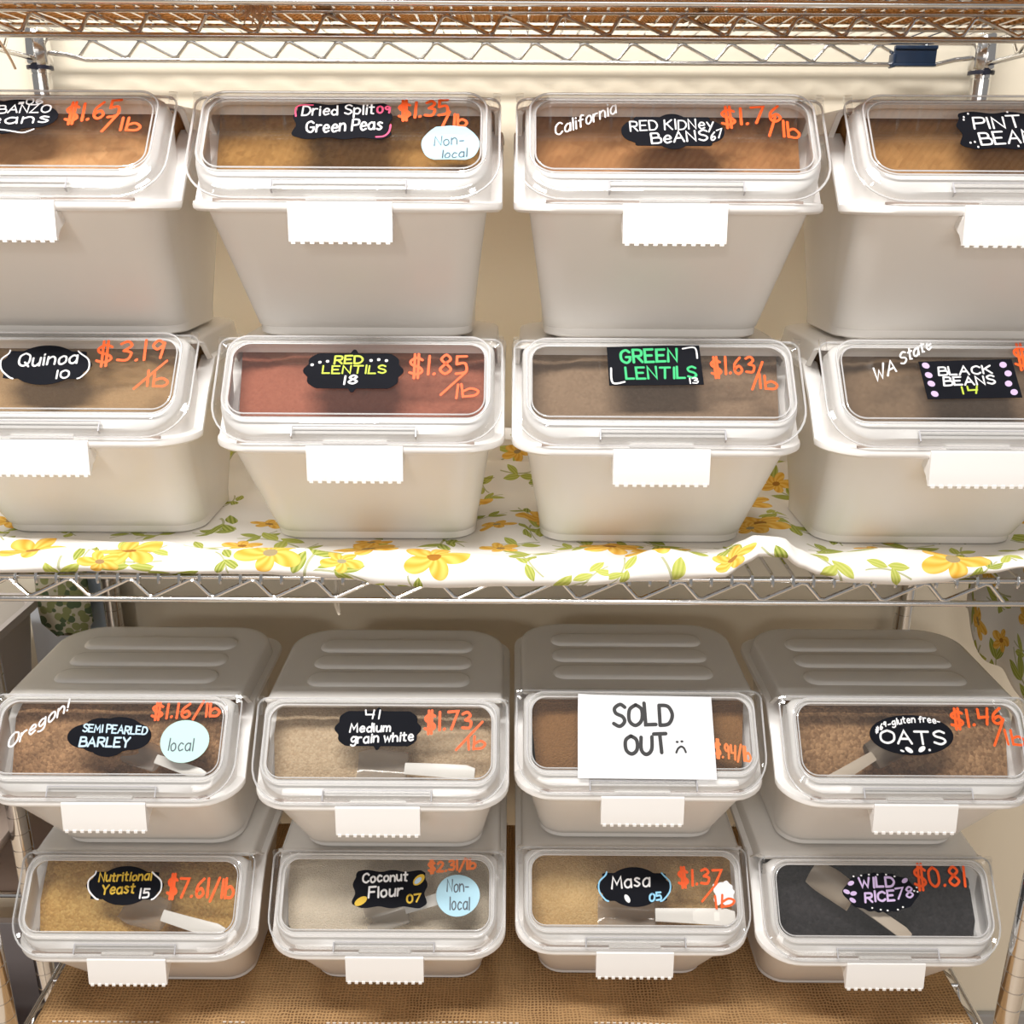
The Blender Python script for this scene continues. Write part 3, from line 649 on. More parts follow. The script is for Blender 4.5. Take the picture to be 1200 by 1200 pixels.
WRITING = [
    {'label': ('cloud', (-9.2, 89.8, 48.0, 20.1), [('t', '=06', (0.8, 102.1), (21.7, 104.2), 6.9, 'white', 1.37, 0.0), ('t', 'GARBANZO', (-45.7, 91.8), (29.7, 94.4), 8.9, 'white', 1.37, 0.0), ('t', 'Beans', (-38.4, 79.1), (30.3, 82.6), 9.8, 'white', 1.5, 0.0), ('s', [(-32.2, 71.4), (-19.3, 74.4), (-6.4, 73.6), (3.8, 71.7), (11.5, 70.8), (19.7, 74.7)], 'white', 1.35)]), 'price': [('t', '$1.65', (44.5, 83.7), (91.2, 88.9), 18.7, 'orange', 2.55, 0.0), ('t', '/lb', (79.9, 75.2), (112.5, 73.5), 14.6, 'orange', 2.4, 0.0)]},
    {'label': ('wavy', (-1.5, 86.2, 44.2, 21.1), [('t', 'Dried Split', (-38.0, 92.1), (25.6, 94.5), 10.8, 'white', 1.52, 0.0), ('t', '09', (28.6, 95.5), (40.0, 95.6), 7.9, 'pink', 1.67, 0.0), ('t', 'Green Peas', (-32.5, 72.6), (33.4, 77.0), 12.6, 'white', 1.65, 0.0), ('s', [(-43.2, 91.1), (-44.0, 99.9), (-39.7, 103.9), (-29.1, 104.0)], 'pink', 1.52), ('s', [(29.4, 68.2), (36.1, 69.2), (40.3, 74.1), (41.4, 81.9)], 'pink', 1.65)]), 'price': [('t', '$1.35', (47.9, 88.8), (91.6, 94.0), 16.8, 'orange', 2.55, 0.0), ('t', '/lb', (86.7, 81.2), (108.6, 81.4), 13.8, 'orange', 2.28, 0.0)], 'stick': [('blob', (94.9, 58.9, 25.4, 20.6), 'blue', [('t', 'Non-', (80.8, 58.1), (106.1, 60.1), 10.5, 'pencil', 0.89, 0.0), ('t', 'local', (88.0, 42.9), (109.4, 45.0), 10.4, 'pencil', 0.96, 0.0)])]},
    {'label': ('cloud2', (-0.2, 76.6, 45.6, 19.9), [('t', 'RED KIDNey', (-37.5, 76.6), (35.8, 80.1), 10.8, 'white', 1.29, 0.0), ('t', 'BeANS', (-19.3, 62.3), (29.6, 66.5), 11.6, 'white', 1.58, 0.0), ('t', '67', (32.5, 65.6), (42.7, 70.5), 8.6, 'white', 1.27, 0.0)]), 'marker': [('t', 'California', (-103.8, 70.3), (-49.5, 97.1), 13.6, 'white', 1.35, 0.0)], 'price': [('t', '$1.76', (43.6, 83.1), (96.2, 88.3), 17.7, 'orange', 2.43, 0.0), ('t', '/lb', (84.4, 74.6), (110.8, 69.0), 17.6, 'orange', 2.25, 0.0)]},
    {'label': ('wavy', (1.8, 79.8, 46.5, 21.9), [('t', 'PINTO', (-29.3, 80.8), (28.0, 84.2), 12.7, 'white', 1.67, 0.0), ('t', 'BEANS', (-26.3, 63.5), (33.0, 67.7), 13.5, 'white', 1.72, 0.0), ('d', (-36.7, 94.5), 0.91, 1.19, 'white', 0), ('d', (-32.3, 98.4), 0.91, 1.2, 'white', 0), ('d', (-37.3, 91.5), 0.91, 1.19, 'white', 0), ('d', (-35.7, 65.3), 0.9, 1.16, 'white', 0), ('d', (-31.8, 66.3), 0.9, 1.16, 'white', 0), ('d', (-29.8, 60.6), 0.9, 1.15, 'white', 0), ('d', (5.6, 61.8), 0.9, 1.15, 'white', 0), ('d', (3.1, 100.7), 0.91, 1.19, 'white', 0), ('d', (41.7, 96.0), 0.91, 1.19, 'white', 0), ('d', (38.6, 65.9), 0.9, 1.15, 'white', 0)]), 'price': [('t', '$1.44', (54.3, 83.4), (99.1, 87.6), 17.7, 'orange', 2.4, 0.0)]},
    {'label': ('ears', (-4.8, 82.2, 45.5, 22.0), [('t', 'Quinoa', (-30.9, 80.0), (25.5, 84.2), 13.4, 'white', 1.83, 0.0), ('t', '10', (7.9, 67.0), (20.1, 68.0), 8.5, 'white', 1.64, 0.0), ('s', [(-41.6, 98.2), (-42.5, 94.3), (-48.2, 87.6), (-46.1, 77.0), (-37.3, 68.6), (-33.1, 66.7)], 'white', 1.51), ('s', [(25.0, 97.7), (28.2, 94.8), (36.5, 88.1), (38.3, 77.6), (32.6, 69.0), (29.2, 67.1)], 'white', 1.49)]), 'price': [('t', '$3.19', (43.7, 84.3), (107.6, 90.5), 21.2, 'orange', 2.49, 0.0), ('t', '/', (85.6, 59.9), (111.9, 60.1), 24.7, 'orange', 2.13, 0.0), ('t', 'lb', (96.4, 59.1), (116.9, 59.2), 16.0, 'orange', 2.13, 0.0)]},
    {'label': ('plaque', (-4.4, 80.8, 48.2, 23.5), [('t', 'RED', (-23.0, 88.0), (4.0, 89.1), 8.5, 'lime', 1.8, 0.0), ('t', 'LENTILS', (-33.6, 77.6), (26.7, 78.0), 8.4, 'lime', 1.54, 0.0), ('t', '18', (-13.2, 65.6), (-0.3, 66.6), 8.4, 'white', 1.78, 0.0), ('d', (-44.2, 86.9), 1.64, 1.52, 'white', 0), ('d', (-37.0, 89.8), 1.64, 1.52, 'white', 0), ('d', (-29.7, 90.8), 1.64, 1.52, 'white', 0), ('d', (12.0, 92.0), 1.64, 1.52, 'white', 0), ('d', (19.3, 93.0), 1.64, 1.52, 'white', 0), ('d', (26.7, 92.1), 1.64, 1.52, 'white', 0)]), 'price': [('t', '$1.85', (48.8, 76.2), (104.1, 78.5), 19.8, 'orange', 2.43, 0.0), ('t', '/', (79.5, 58.8), (108.6, 59.0), 20.5, 'orange', 2.11, 0.0), ('t', 'lb', (93.4, 51.5), (116.0, 54.4), 13.9, 'orange', 2.11, 0.0)]},
    {'label': ('rect', [(-49.3, 109.9), (39.6, 113.3), (41.4, 69.1), (-48.2, 67.6)], [('t', 'GREEN', (-36.0, 91.9), (17.1, 94.2), 13.3, 'green', 2.43, 0.0), ('t', 'LENTILS', (-31.8, 75.1), (34.7, 76.5), 12.2, 'green', 2.11, 0.0), ('t', '13', (27.8, 70.4), (35.9, 70.5), 5.6, 'white', 1.21, 0.0), ('s', [(-46.0, 86.2), (-44.9, 70.4), (-33.6, 71.4)], 'white', 1.78), ('s', [(23.6, 108.4), (35.2, 109.5), (36.9, 98.1)], 'white', 1.66)]), 'price': [('t', '$1.63', (49.5, 79.4), (90.3, 82.5), 17.8, 'orange', 2.27, 0.0), ('t', '/', (86.5, 67.6), (100.3, 67.7), 23.3, 'orange', 2.11, 0.0), ('t', 'lb', (93.6, 65.8), (110.5, 65.0), 14.8, 'orange', 2.11, 0.0)]},
    {'label': ('rect', [(-47.8, 95.6), (41.9, 99.0), (44.4, 57.2), (-45.1, 54.8)], [('t', 'BLACK', (-30.6, 80.7), (20.2, 82.9), 8.5, 'white', 1.64, 0.0), ('t', 'BEANS', (-27.5, 69.6), (21.4, 71.8), 8.8, 'white', 1.7, 0.0), ('t', '14', (-12.1, 60.5), (2.6, 61.5), 7.4, 'lime', 1.62, 0.0), ('d', (-41.6, 91.0), 3.69, 3.2, 'lilac', -25), ('d', (-40.3, 80.7), 3.64, 3.16, 'lilac', -25), ('d', (-39.3, 71.4), 3.64, 3.16, 'lilac', -25), ('d', (-37.8, 60.4), 3.6, 3.13, 'lilac', -25), ('d', (32.5, 92.4), 3.65, 3.2, 'lilac', 30), ('d', (35.6, 83.0), 3.65, 3.2, 'lilac', 30), ('d', (33.9, 71.9), 3.65, 3.16, 'lilac', 30), ('d', (37.4, 62.7), 3.65, 3.13, 'lilac', 30)]), 'marker': [('t', 'WA', (-91.7, 72.9), (-70.5, 85.1), 14.0, 'white', 1.78, 0.0), ('t', 'State', (-64.7, 91.7), (-33.1, 110.9), 12.3, 'white', 1.64, 0.0)], 'price': [('t', '$1.39', (44.2, 89.6), (97.8, 92.8), 20.9, 'orange', 2.43, 0.0)]},
    {'label': ('cloud', (-0.1, 74.6, 46.0, 22.1), [('t', 'SEMI PEARLED', (-30.3, 79.8), (40.1, 76.5), 7.9, 'sky', 1.58, 0.0), ('t', 'BARLEY', (-31.2, 63.3), (22.5, 63.6), 9.6, 'sky', 1.95, 0.0)]), 'marker': [('t', 'Oregon!', (-108.4, 60.1), (-50.3, 103.0), 13.7, 'white', 1.84, 0.0)], 'price': [('t', '$1.16/lb', (42.2, 94.2), (116.8, 97.4), 15.0, 'orange', 2.6, 0.0)], 'stick': [('circle', (82.5, 69.6, 26.5, 22.9), 'mint', [('t', 'local', (65.8, 59.3), (92.6, 59.4), 12.8, 'pencil', 1.2, 0.0)])]},
    {'label': ('plaque', (-2.8, 87.1, 47.5, 23.1), [('t', '41', (-17.4, 98.0), (-2.5, 98.1), 9.3, 'white', 1.58, 0.0), ('t', 'Medium', (-33.2, 83.1), (10.4, 84.2), 8.7, 'white', 1.77, 0.0), ('t', 'grain white', (-31.5, 71.1), (35.9, 74.3), 9.2, 'white', 1.77, 0.0)]), 'price': [('t', '$1.73', (47.6, 84.4), (98.7, 88.4), 18.6, 'orange', 2.79, 0.0), ('t', '/', (83.4, 68.1), (108.3, 68.3), 23.9, 'orange', 2.39, 0.0), ('t', 'lb', (95.5, 64.6), (113.9, 66.5), 13.7, 'orange', 2.39, 0.0)]},
    {'price': [('t', '$.94/lb', (79.8, 48.3), (118.5, 42.1), 15.7, 'faint', 2.23, 0.0)], 'sign': ([(-69.6, 114.8), (79.4, 112.7), (79.4, 22.6), (-71.4, 23.5)], [('t', 'SOLD', (-31.4, 79.2), (34.9, 81.5), 22.8, 'ink', 3.76, 0.0), ('t', 'OUT', (-18.4, 48.7), (27.5, 50.8), 19.4, 'ink', 3.72, 0.0), ('d', (38.5, 62.8), 1.69, 1.21, 'ink', 0), ('d', (43.7, 63.3), 1.69, 1.21, 'ink', 0), ('s', [(36.9, 51.3), (39.0, 55.4), (42.5, 57.8), (45.6, 55.9), (47.3, 51.8)], 'ink', 2.26)])},
    {'label': ('oval', (1.4, 78.2, 45.9, 21.8), [('t', 'OATS', (-33.5, 69.1), (37.3, 68.6), 13.9, 'white', 2.23, 0.0), ('t', '-gluten free-', (-22.7, 86.7), (34.2, 89.9), 6.6, 'white', 1.32, 3.8), ('t', '#69', (-37.8, 79.2), (-25.3, 87.7), 5.6, 'white', 1.22, 0.0), ('d', (-3.8, 61.9), 4.65, 2.58, 'white', -35), ('d', (10.3, 62.9), 4.65, 2.58, 'white', 35), ('d', (-11.4, 60.9), 2.42, 1.1, 'white', -20), ('d', (18.6, 62.0), 1.39, 1.38, 'white', 0)]), 'price': [('t', '$1.46', (46.7, 86.2), (104.0, 91.2), 17.8, 'orange', 2.82, 0.0), ('t', '/', (90.1, 71.6), (107.9, 71.7), 24.2, 'orange', 2.44, 0.0), ('t', 'lb', (104.5, 68.9), (124.7, 67.2), 14.8, 'orange', 2.44, 0.0)]},
    {'label': ('ears', (-9.8, 84.7, 45.6, 21.6), [('t', 'Nutritional', (-41.1, 89.0), (19.8, 91.2), 9.4, 'gold', 1.8, 0.0), ('t', 'Yeast', (-35.8, 75.0), (1.8, 77.0), 10.3, 'gold', 1.9, 0.0), ('t', '15', (8.7, 71.5), (19.6, 71.6), 10.3, 'white', 1.98, 0.0), ('s', [(-46.0, 100.3), (-47.0, 96.5), (-53.1, 89.9), (-51.3, 79.6), (-42.8, 71.2), (-38.7, 69.4)], 'white', 1.8), ('s', [(20.5, 99.7), (23.6, 96.9), (31.7, 90.3), (33.1, 80.0), (27.2, 71.6), (23.7, 69.7)], 'white', 1.8)]), 'price': [('t', '$7.61/lb', (40.3, 73.5), (118.5, 71.1), 20.6, 'orange', 2.8, 0.0)]},
    {'label': ('wavy', (3.9, 79.0, 44.2, 21.6), [('t', 'Coconut', (-28.8, 86.2), (23.5, 88.4), 9.5, 'white', 2.02, 0.0), ('t', 'Flour', (-20.7, 69.4), (18.3, 72.4), 11.2, 'white', 2.1, 0.0), ('t', '07', (24.7, 64.0), (40.6, 66.0), 8.4, 'gold', 2.0, 0.0), ('d', (37.6, 89.4), 8.08, 4.75, 'gold', 40), ('d', (36.6, 88.5), 5.05, 2.63, 'sky', 40), ('d', (-29.5, 65.6), 8.0, 4.19, 'gold', 30), ('d', (-29.5, 66.5), 5.0, 2.35, 'sky', 30)]), 'price': [('t', '$2.31/lb', (48.4, 98.0), (103.9, 102.1), 10.5, 'faint', 2.63, 0.0)], 'stick': [('circle', (84.0, 72.4, 25.6, 22.9), 'blue', [('t', 'Non-', (71.3, 76.4), (96.4, 76.5), 13.2, 'pencil', 1.3, 0.0), ('t', 'local', (74.9, 56.9), (97.8, 57.0), 13.0, 'pencil', 1.3, 0.0)])]},
    {'label': ('ears', (0.9, 76.8, 45.0, 22.2), [('t', 'Masa', (-26.0, 75.1), (18.7, 78.2), 13.3, 'white', 1.94, 0.0), ('t', '05', (17.9, 61.2), (32.0, 62.3), 8.5, 'sky2', 2.02, 0.0), ('d', (-8.2, 63.9), 5.05, 2.82, 'white', -60), ('s', [(-31.7, 93.2), (-33.5, 89.3), (-40.7, 82.2), (-41.0, 71.7), (-34.3, 62.8), (-30.6, 61.0)], 'sky2', 1.84), ('s', [(33.8, 92.6), (36.4, 89.7), (43.1, 82.6), (42.5, 72.2), (35.0, 63.2), (31.1, 61.3)], 'sky2', 1.84)]), 'price': [('t', '$1.37', (53.2, 78.4), (104.0, 80.6), 16.2, 'orange', 2.83, 0.0), ('t', '/', (79.5, 63.4), (102.7, 63.6), 17.0, 'orange', 2.22, 0.0), ('t', 'lb', (94.9, 54.2), (117.3, 58.0), 13.1, 'orange', 2.42, 0.0)], 'stick': [('torn', (106.2, 70.2, 13.1, 14.2), 'paper', [])]},
    {'label': ('scallop', (0.1, 81.8, 45.1, 22.4), [('t', 'WILD', (-23.2, 87.2), (17.1, 88.3), 10.3, 'lilac', 2.4, 0.0), ('t', 'RICE', (-19.3, 71.3), (14.9, 73.4), 10.3, 'lilac', 2.3, 0.0), ('t', '78', (17.1, 74.3), (37.5, 77.2), 11.2, 'lilac', 2.0, 0.0), ('d', (-29.7, 99.4), 1.21, 0.95, 'white', 0), ('d', (-20.5, 100.4), 1.21, 0.95, 'white', 0), ('d', (-11.3, 101.4), 1.21, 0.95, 'white', 0), ('d', (-1.2, 101.4), 1.21, 0.95, 'white', 0), ('d', (8.9, 101.5), 1.21, 0.95, 'white', 0), ('d', (18.7, 99.6), 1.21, 0.95, 'white', 0), ('d', (39.5, 83.7), 1.2, 0.94, 'white', 0), ('d', (43.3, 82.8), 1.21, 0.94, 'white', 0), ('d', (43.0, 87.5), 1.21, 0.94, 'white', 0), ('d', (-12.2, 64.9), 1.2, 0.92, 'white', 0), ('d', (-2.5, 63.1), 1.2, 0.92, 'white', 0), ('d', (5.4, 62.2), 1.19, 0.92, 'white', 0), ('d', (17.5, 63.2), 1.19, 0.92, 'white', 0), ('d', (23.8, 66.0), 1.2, 0.93, 'white', 0), ('d', (-33.7, 91.8), 4.04, 2.44, 'lilac', 20), ('d', (-39.9, 82.4), 4.0, 2.44, 'lilac', -20), ('d', (-32.1, 80.6), 4.0, 2.42, 'lilac', 10), ('d', (-34.0, 73.1), 3.96, 2.42, 'lilac', -30), ('d', (30.1, 95.0), 4.04, 2.44, 'lilac', 30)]), 'price': [('t', '$0.81', (41.0, 87.5), (100.6, 89.7), 20.8, 'orange', 2.83, 0.0)]},
]
BIN_LABELS = [
 'white bin with chickpea label and smudged price, top tier, cut off by the left edge',
 'white bin on the top tier with Dried Split Green Peas label and curling blue sticker',
 'white bin on the top tier with California written beside its RED KIDNEY BEANS label',
 'white bin with the PINTO BEANS label, top tier, cut off by the right edge',
 'white bin with Quinoa label resting on the floral cloth at the left edge',
 'white bin with RED LENTILS label resting on the floral cloth, reddish contents',
 'white bin with rectangular GREEN LENTILS label resting on the floral cloth',
 'white bin with BLACK BEANS label and WA State note, on the floral cloth at right',
 'white bin with SEMI PEARLED BARLEY label and round mint local sticker under the chrome shelf',
 'white bin with Medium grain white label, ribbed back, under the chrome shelf',
 'white bin carrying the SOLD OUT paper on its clear lid',
 'white bin with oval gluten free OATS label under the chrome shelf at right',
 'white bin with Nutritional Yeast label standing on burlap at the bottom left',
 'white bin with Coconut Flour label and round blue sticker standing on burlap',
 'white bin with Masa label standing on burlap below the sold-out bin',
 'white bin with WILD RICE label and dark contents standing on burlap at the right',
]
bins = []
for i, (bx, by, bz) in enumerate(BIN_POS):
    rng = random.Random(100 + i)
    b = thing('ingredient_bin', BIN_LABELS[i], 'bin', (bx, by, bz), 'white ingredient bins stacked on the wire shelves'); bins.append(b)
    part('tub', shared('tub', make_tub, PLASTIC), b)
    part('rim', shared('rim', make_rim, RIMWHITE), b)
    part('opening_frame', shared('opening_frame', make_frame, RIMWHITE, 50), b)
    for s_ in (-1, 1): part('rim_slot', shared('slot%d' % s_, lambda s_=s_: make_slot(s_), SLOT), b)
    hd = part('back_cover', shared('back_cover', make_hood, PLASTIC), b)
    for k in range(3): part('rib', shared('rib%d' % k, lambda k=k: make_rib(k), PLASTIC), hd)
    part('latch_handle', shared('latch_handle', make_latch, RIMWHITE, 25), b)
    lid = part('clear_lid', shared('clear_lid', make_lid, [CLEAR, EDGE], 30), b); lid['label'] = 'clear flip lid'
    part('latch_tab', shared('latch_tab', make_lid_tab, [CLEAR, EDGED], 25), lid)
    for s_ in (-1, 1): part('hinge', shared('hinge%d' % s_, lambda s_=s_: make_hinge(s_), CLEAR, 25), lid)
    W = WRITING[i]; W0 = .0168
    if 'label' in W:
        sh, bb, items = W['label'][0], W['label'][1], W['label'][2]
        bm = bmesh.new()
        if sh == 'rect': pts = [(p[0], p[1]) for p in bb]
        else: pts = [(bb[0] + x, bb[1] + y) for x, y in outline(sh, bb[2], bb[3])]
        vs = loft(bm, [[slope(x / 1000, y / 1000, W0 + d) for x, y in pts] for d in (0.0, .0004)], True, False, False)
        bm.faces.new(vs[0]); bm.faces.new(vs[1])
        put_writing(bm, items, lambda x, y, d: slope(x / 1000, y / 1000, W0 + .00055 + d), rng, lambda c: 1 + INKS.index(c))
        o = obj('chalk_label', bm, [CHALK] + INKMATS, lid, smooth=False)
        o['label'] = 'black chalkboard label with hand lettering'
    for key, nm, lb in (('price', 'price_writing', 'orange handwritten price'), ('marker', 'marker_writing', 'white handwritten note')):
        if key in W:
            bm = bmesh.new()
            put_writing(bm, W[key], lambda x, y, d: slope(x / 1000, y / 1000, W0 + (.0013 if i == 14 else .00025) + d), rng, lambda c: INKS.index(c))
            o = obj(nm, bm, INKMATS, lid, smooth=False); o['label'] = lb
    for sh, bb, pc, items in W.get('stick', []):
        bm = bmesh.new()
        pts = outline(sh, bb[2], bb[3], 60)
        def curl(x, y, d, bb=bb, sh=sh):
            up = .006 * max(0, (abs(y - bb[1]) / bb[3]) ** 2.2 - .25) if sh == 'blob' else .0003
            return slope(x / 1000, y / 1000, W0 + .0005 + up + d)
        rings = []
        for f in (1.0, .85, .65, .4, .15): rings.append([curl(bb[0] + x * f, bb[1] + y * f, .0003) for x, y in pts])
        vs = loft(bm, [[curl(bb[0] + x, bb[1] + y, 0) for x, y in pts]] + rings); bm.faces.new(vs[-1])
        put_writing(bm, items, lambda x, y, d: curl(x, y, .0006 + d), rng, lambda c: 1 + INKS.index(c))
        o = obj('paper_sticker' if sh != 'torn' else 'torn_paper', bm, [PAPERS[pc]] + INKMATS, lid, smooth=False)
        o['label'] = {'blue': 'pale blue paper sticker', 'mint': 'mint green paper sticker', 'paper': 'scrap of torn white paper'}[pc]
    if 'sign' in W:
        q, items = W['sign']; q = [Vector(p) for p in q]
        def sheet(x, y, d):
            # the sheet lies on the lid; its upper left corner lifts a little
            dd = Vector((x, y)) - q[0]; lift = .004 * max(0, 1 - dd.length / 30) ** 2
            return slope(x / 1000, y / 1000, .0196 + lift + d)
        bm = bmesh.new(); N = 14; top, bot = [], []
        for a in range(N + 1):
            for c in range(N + 1):
                s, t = a / N, c / N
                p = (q[0] * (1 - s) + q[1] * s) * (1 - t) + (q[3] * (1 - s) + q[2] * s) * t
                top.append(bm.verts.new(sheet(p.x, p.y, .0003))); bot.append(bm.verts.new(sheet(p.x, p.y, 0)))
        for a in range(N):
            for c in range(N):
                i0, i1, i2, i3 = a * (N + 1) + c, (a + 1) * (N + 1) + c, (a + 1) * (N + 1) + c + 1, a * (N + 1) + c + 1
                bm.faces.new((top[i0], top[i1], top[i2], top[i3])); bm.faces.new((bot[i3], bot[i2], bot[i1], bot[i0]))
        put_writing(bm, items, lambda x, y, d: sheet(x, y, .0005 + d), rng, lambda c: 1 + INKS.index(c))
        o = obj('sold_out_notice', bm, [PAPERS['paper']] + INKMATS, smooth=False); o.location = (bx, by, bz)
        tag(o, 'white sheet of paper hand lettered SOLD OUT with a sad face', 'sign')

# ------------------------------------------------------------------ what is in the bins
#  name, label, material colours, grain scale, front level, back level, lumpiness
FOOD = [
 ('chickpeas', 'brown chickpeas filling the bin at the top left', srgb(176, 128, 82), srgb(206, 160, 110), 150, -.006, .0880, .0015),
 ('split_peas', 'brown split peas filling the bin with the curling blue sticker', srgb(130, 92, 44), srgb(172, 130, 72), 220, -.006, .0880, .0015),
 ('kidney_beans', 'brown kidney beans filling the bin marked California', srgb(150, 102, 62), srgb(186, 136, 88), 120, -.006, .0880, .0015),
 ('pinto_beans', 'brown pinto beans filling the bin at the top right', srgb(150, 106, 58), srgb(184, 138, 84), 130, -.006, .0880, .0015),
 ('quinoa', 'fine tan quinoa filling the bin at the left edge above the floral cloth', srgb(160, 128, 90), srgb(176, 144, 104), 600, -.006, .0880, .0008),
 ('red_lentils', 'reddish brown lentils filling the bin with the lime lettered label', srgb(150, 88, 68), srgb(170, 104, 82), 420, -.006, .0880, .0008),
 ('green_lentils', 'grey brown lentils filling the bin with the green lettered label', srgb(132, 108, 86), srgb(152, 128, 104), 380, -.006, .0880, .0008),
 ('black_beans', 'dark taupe beans filling the bin marked WA State', srgb(120, 98, 76), srgb(138, 114, 90), 260, -.006, .0880, .0008),
 ('barley', 'dark golden barley heaped behind the mint local sticker', srgb(120, 86, 58), srgb(214, 168, 122), 340, -.045, .012, .006),
 ('white_rice', 'pale tan medium grain rice heaped in the bin left of the sold-out bin', srgb(182, 154, 122), srgb(222, 200, 168), 420, -.035, .006, .004),
 ('shade_fill', 'brown fill added in place of the shaded empty interior behind the SOLD OUT notice', srgb(140, 100, 60), srgb(160, 118, 76), 500, -.03, .03, .001),  # added heap, its brown stands in for shade inside the empty bin
 ('oats', 'brown rolled oats heaped under the oval label', srgb(112, 78, 48), srgb(206, 164, 120), 300, -.045, .010, .006),
 ('yeast_flakes', 'golden nutritional yeast flakes heaped in the bottom left bin', srgb(176, 130, 62), srgb(234, 196, 122), 320, -.035, .006, .008),
 ('coconut_flour', 'pale cream coconut flour in the bin with the round blue sticker', srgb(226, 210, 186), srgb(240, 228, 208), 600, -.035, .004, .005),
 ('masa', 'golden masa flour heaped in the bin below the sold-out bin', srgb(206, 164, 104), srgb(238, 206, 150), 500, -.035, .004, .007),
 ('wild_rice', 'near black wild rice in the bottom right bin', srgb(18, 17, 20), srgb(62, 58, 60), 210, -.04, .0, .003),
]
def food(i):
    nm, lb, c1, c2, sc, zf, zb_, lump = FOOD[i]
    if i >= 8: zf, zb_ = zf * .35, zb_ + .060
    bx, by, bz = BIN_POS[i]; seed = Vector((i * 7.3, i * 3.1, 0))
    def h(x, y):
        n = noise.noise(Vector((x, y, 0)) * 22 + seed) + .5 * noise.noise(Vector((x, y, 0)) * 60 + seed)
        return zf + (zb_ - zf) * (sstep(.012, .100, y) * .6 + .4 * min(1, max(0, (y - .02) / .075))) + (lump if i >= 8 else lump * .5) * n
    def wall(z, f):
        s = min(1, max(0, -z / .122))
        m = .009
        y0 = .0205 + .097 * s + (z * .87 if z > 0 else 0)
        return plan((.1215 + .0045 * min(1, max(0, z / .02)) - .019 * s - .0015 * min(1, s * 8)) * f, lerp(.15, y0, f), lerp(.15, .272 - .029 * s - m - .004, f), (.036 - .013 * min(1, max(0, z / .02))) * f, .03 * f, 7)
    bm = bmesh.new()
    edge = []
    base = wall(0, 1)
    for k in range(len(base)):
        z = 0
        for it in range(6):
            x, y = wall(z, 1)[k]; z = h(x, y)
        edge.append((x, y, z))
    bot = [(x, y, .006) for x, y in wall(-.116, 1)]
    loops = [bot, [(lerp(a[0], e[0], .5), lerp(a[1], e[1], .5), lerp(.006, e[2] + ZB, .5)) for a, e in zip(bot, edge)], [(x, y, z + ZB) for x, y, z in edge]]
    for f in (.94, .88, .8, .7, .6, .5, .4, .3, .2, .1):
        lp = []
        for x, y, z in edge:
            X, Y = x * f, lerp(.14, y, f); lp.append((X, Y, h(X, Y) + ZB))
        loops.append(lp)
    vs = loft(bm, loops); bm.faces.new(vs[0]); bm.faces.new(vs[-1])
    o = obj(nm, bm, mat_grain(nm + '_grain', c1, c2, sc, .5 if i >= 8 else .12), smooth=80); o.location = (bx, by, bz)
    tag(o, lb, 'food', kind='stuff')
    return h
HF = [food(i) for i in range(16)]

# ------------------------------------------------------------------ scoops
def scoop_meshes():
    bm = bmesh.new(); L, R = .085, .030
    prof = []
    for k in range(9):
        t = k / 8; x = t * L
        r = R * (.86 + .14 * t)
        lim = PI * (1.0 if t < .55 else 1.0 - .45 * (t - .55) / .45)
        prof.append([(x, r * math.sin(a), R - r * math.cos(a)) for a in (lerp(-lim / 2, lim / 2, j / 14) for j in range(15))])
    vs = loft(bm, prof, closed=False)
    c = bm.verts.new((0, 0, R))
    for j in range(14): bm.faces.new((vs[0][j + 1], vs[0][j], c))
    bmesh.ops.solidify(bm, geom=bm.faces[:], thickness=.0016)
    bowl = bm
    bm = bmesh.new()
    loops = []
    for t in range(9):
        q = t / 8; x = -.115 * q + .002; w = lerp(.009, .012, q); z = R * .95 + .012 * math.sin(q * PI * .7)
        if t == 8: w = .008
        loops.append([(x, -w, z), (x, -w, z + .005), (x, -w * .5, z + .0062), (x, w * .5, z + .0062), (x, w, z + .005), (x, w, z), (x, w * .55, z + .002), (x, -w * .55, z + .002)])
    loft(bm, loops, True, True, True)
    return bowl, bm
bowl_bm, handle_bm = scoop_meshes()
_o = obj('bowl', bowl_bm, SCOOPMAT); BOWL = _o.data; bpy.data.objects.remove(_o)
_o = obj('handle', handle_bm, SCOOPWHITE); HAND = _o.data; bpy.data.objects.remove(_o)
#  bin, handle end and bowl tip on the slope (mm), colour, label
SCOOPS = [(8, (106.8, 33.9), (4.2, 68.1), 'clear'), (9, (105.6, 41.0), (-28.5, 51.5), 'clear'), (11, (-96.9, 25.4), (6.8, 81.8), 'beige'), (12, (112.8, 33.0), (-22.3, 66.5), 'clear'), (13, (90.4, 77.7), (-27.3, 43.4), 'clear'), (14, (120.8, 44.2), (-40.1, 48.2), 'clear'), (15, (32.9, 31.5), (-68.3, 105.9), 'beige')]
SCOOP_LABEL = {8: 'frosted scoop lying in the barley below the mint sticker', 9: 'frosted scoop half sunk in the medium grain rice', 11: 'beige scoop lying in the oats under the oval label',
 12: 'frosted scoop with white handle lying in the yeast flakes', 13: 'frosted scoop lying in the coconut flour', 14: 'frosted scoop lying in the golden masa', 15: 'pale scoop lying on the black wild rice'}
BEIGE = plain('scoop_beige', rgb(.56, .47, .37), .4); BOWLB = BOWL.copy(); BOWLB.materials[0] = BEIGE; HANDB = HAND.copy(); HANDB.materials[0] = BEIGE
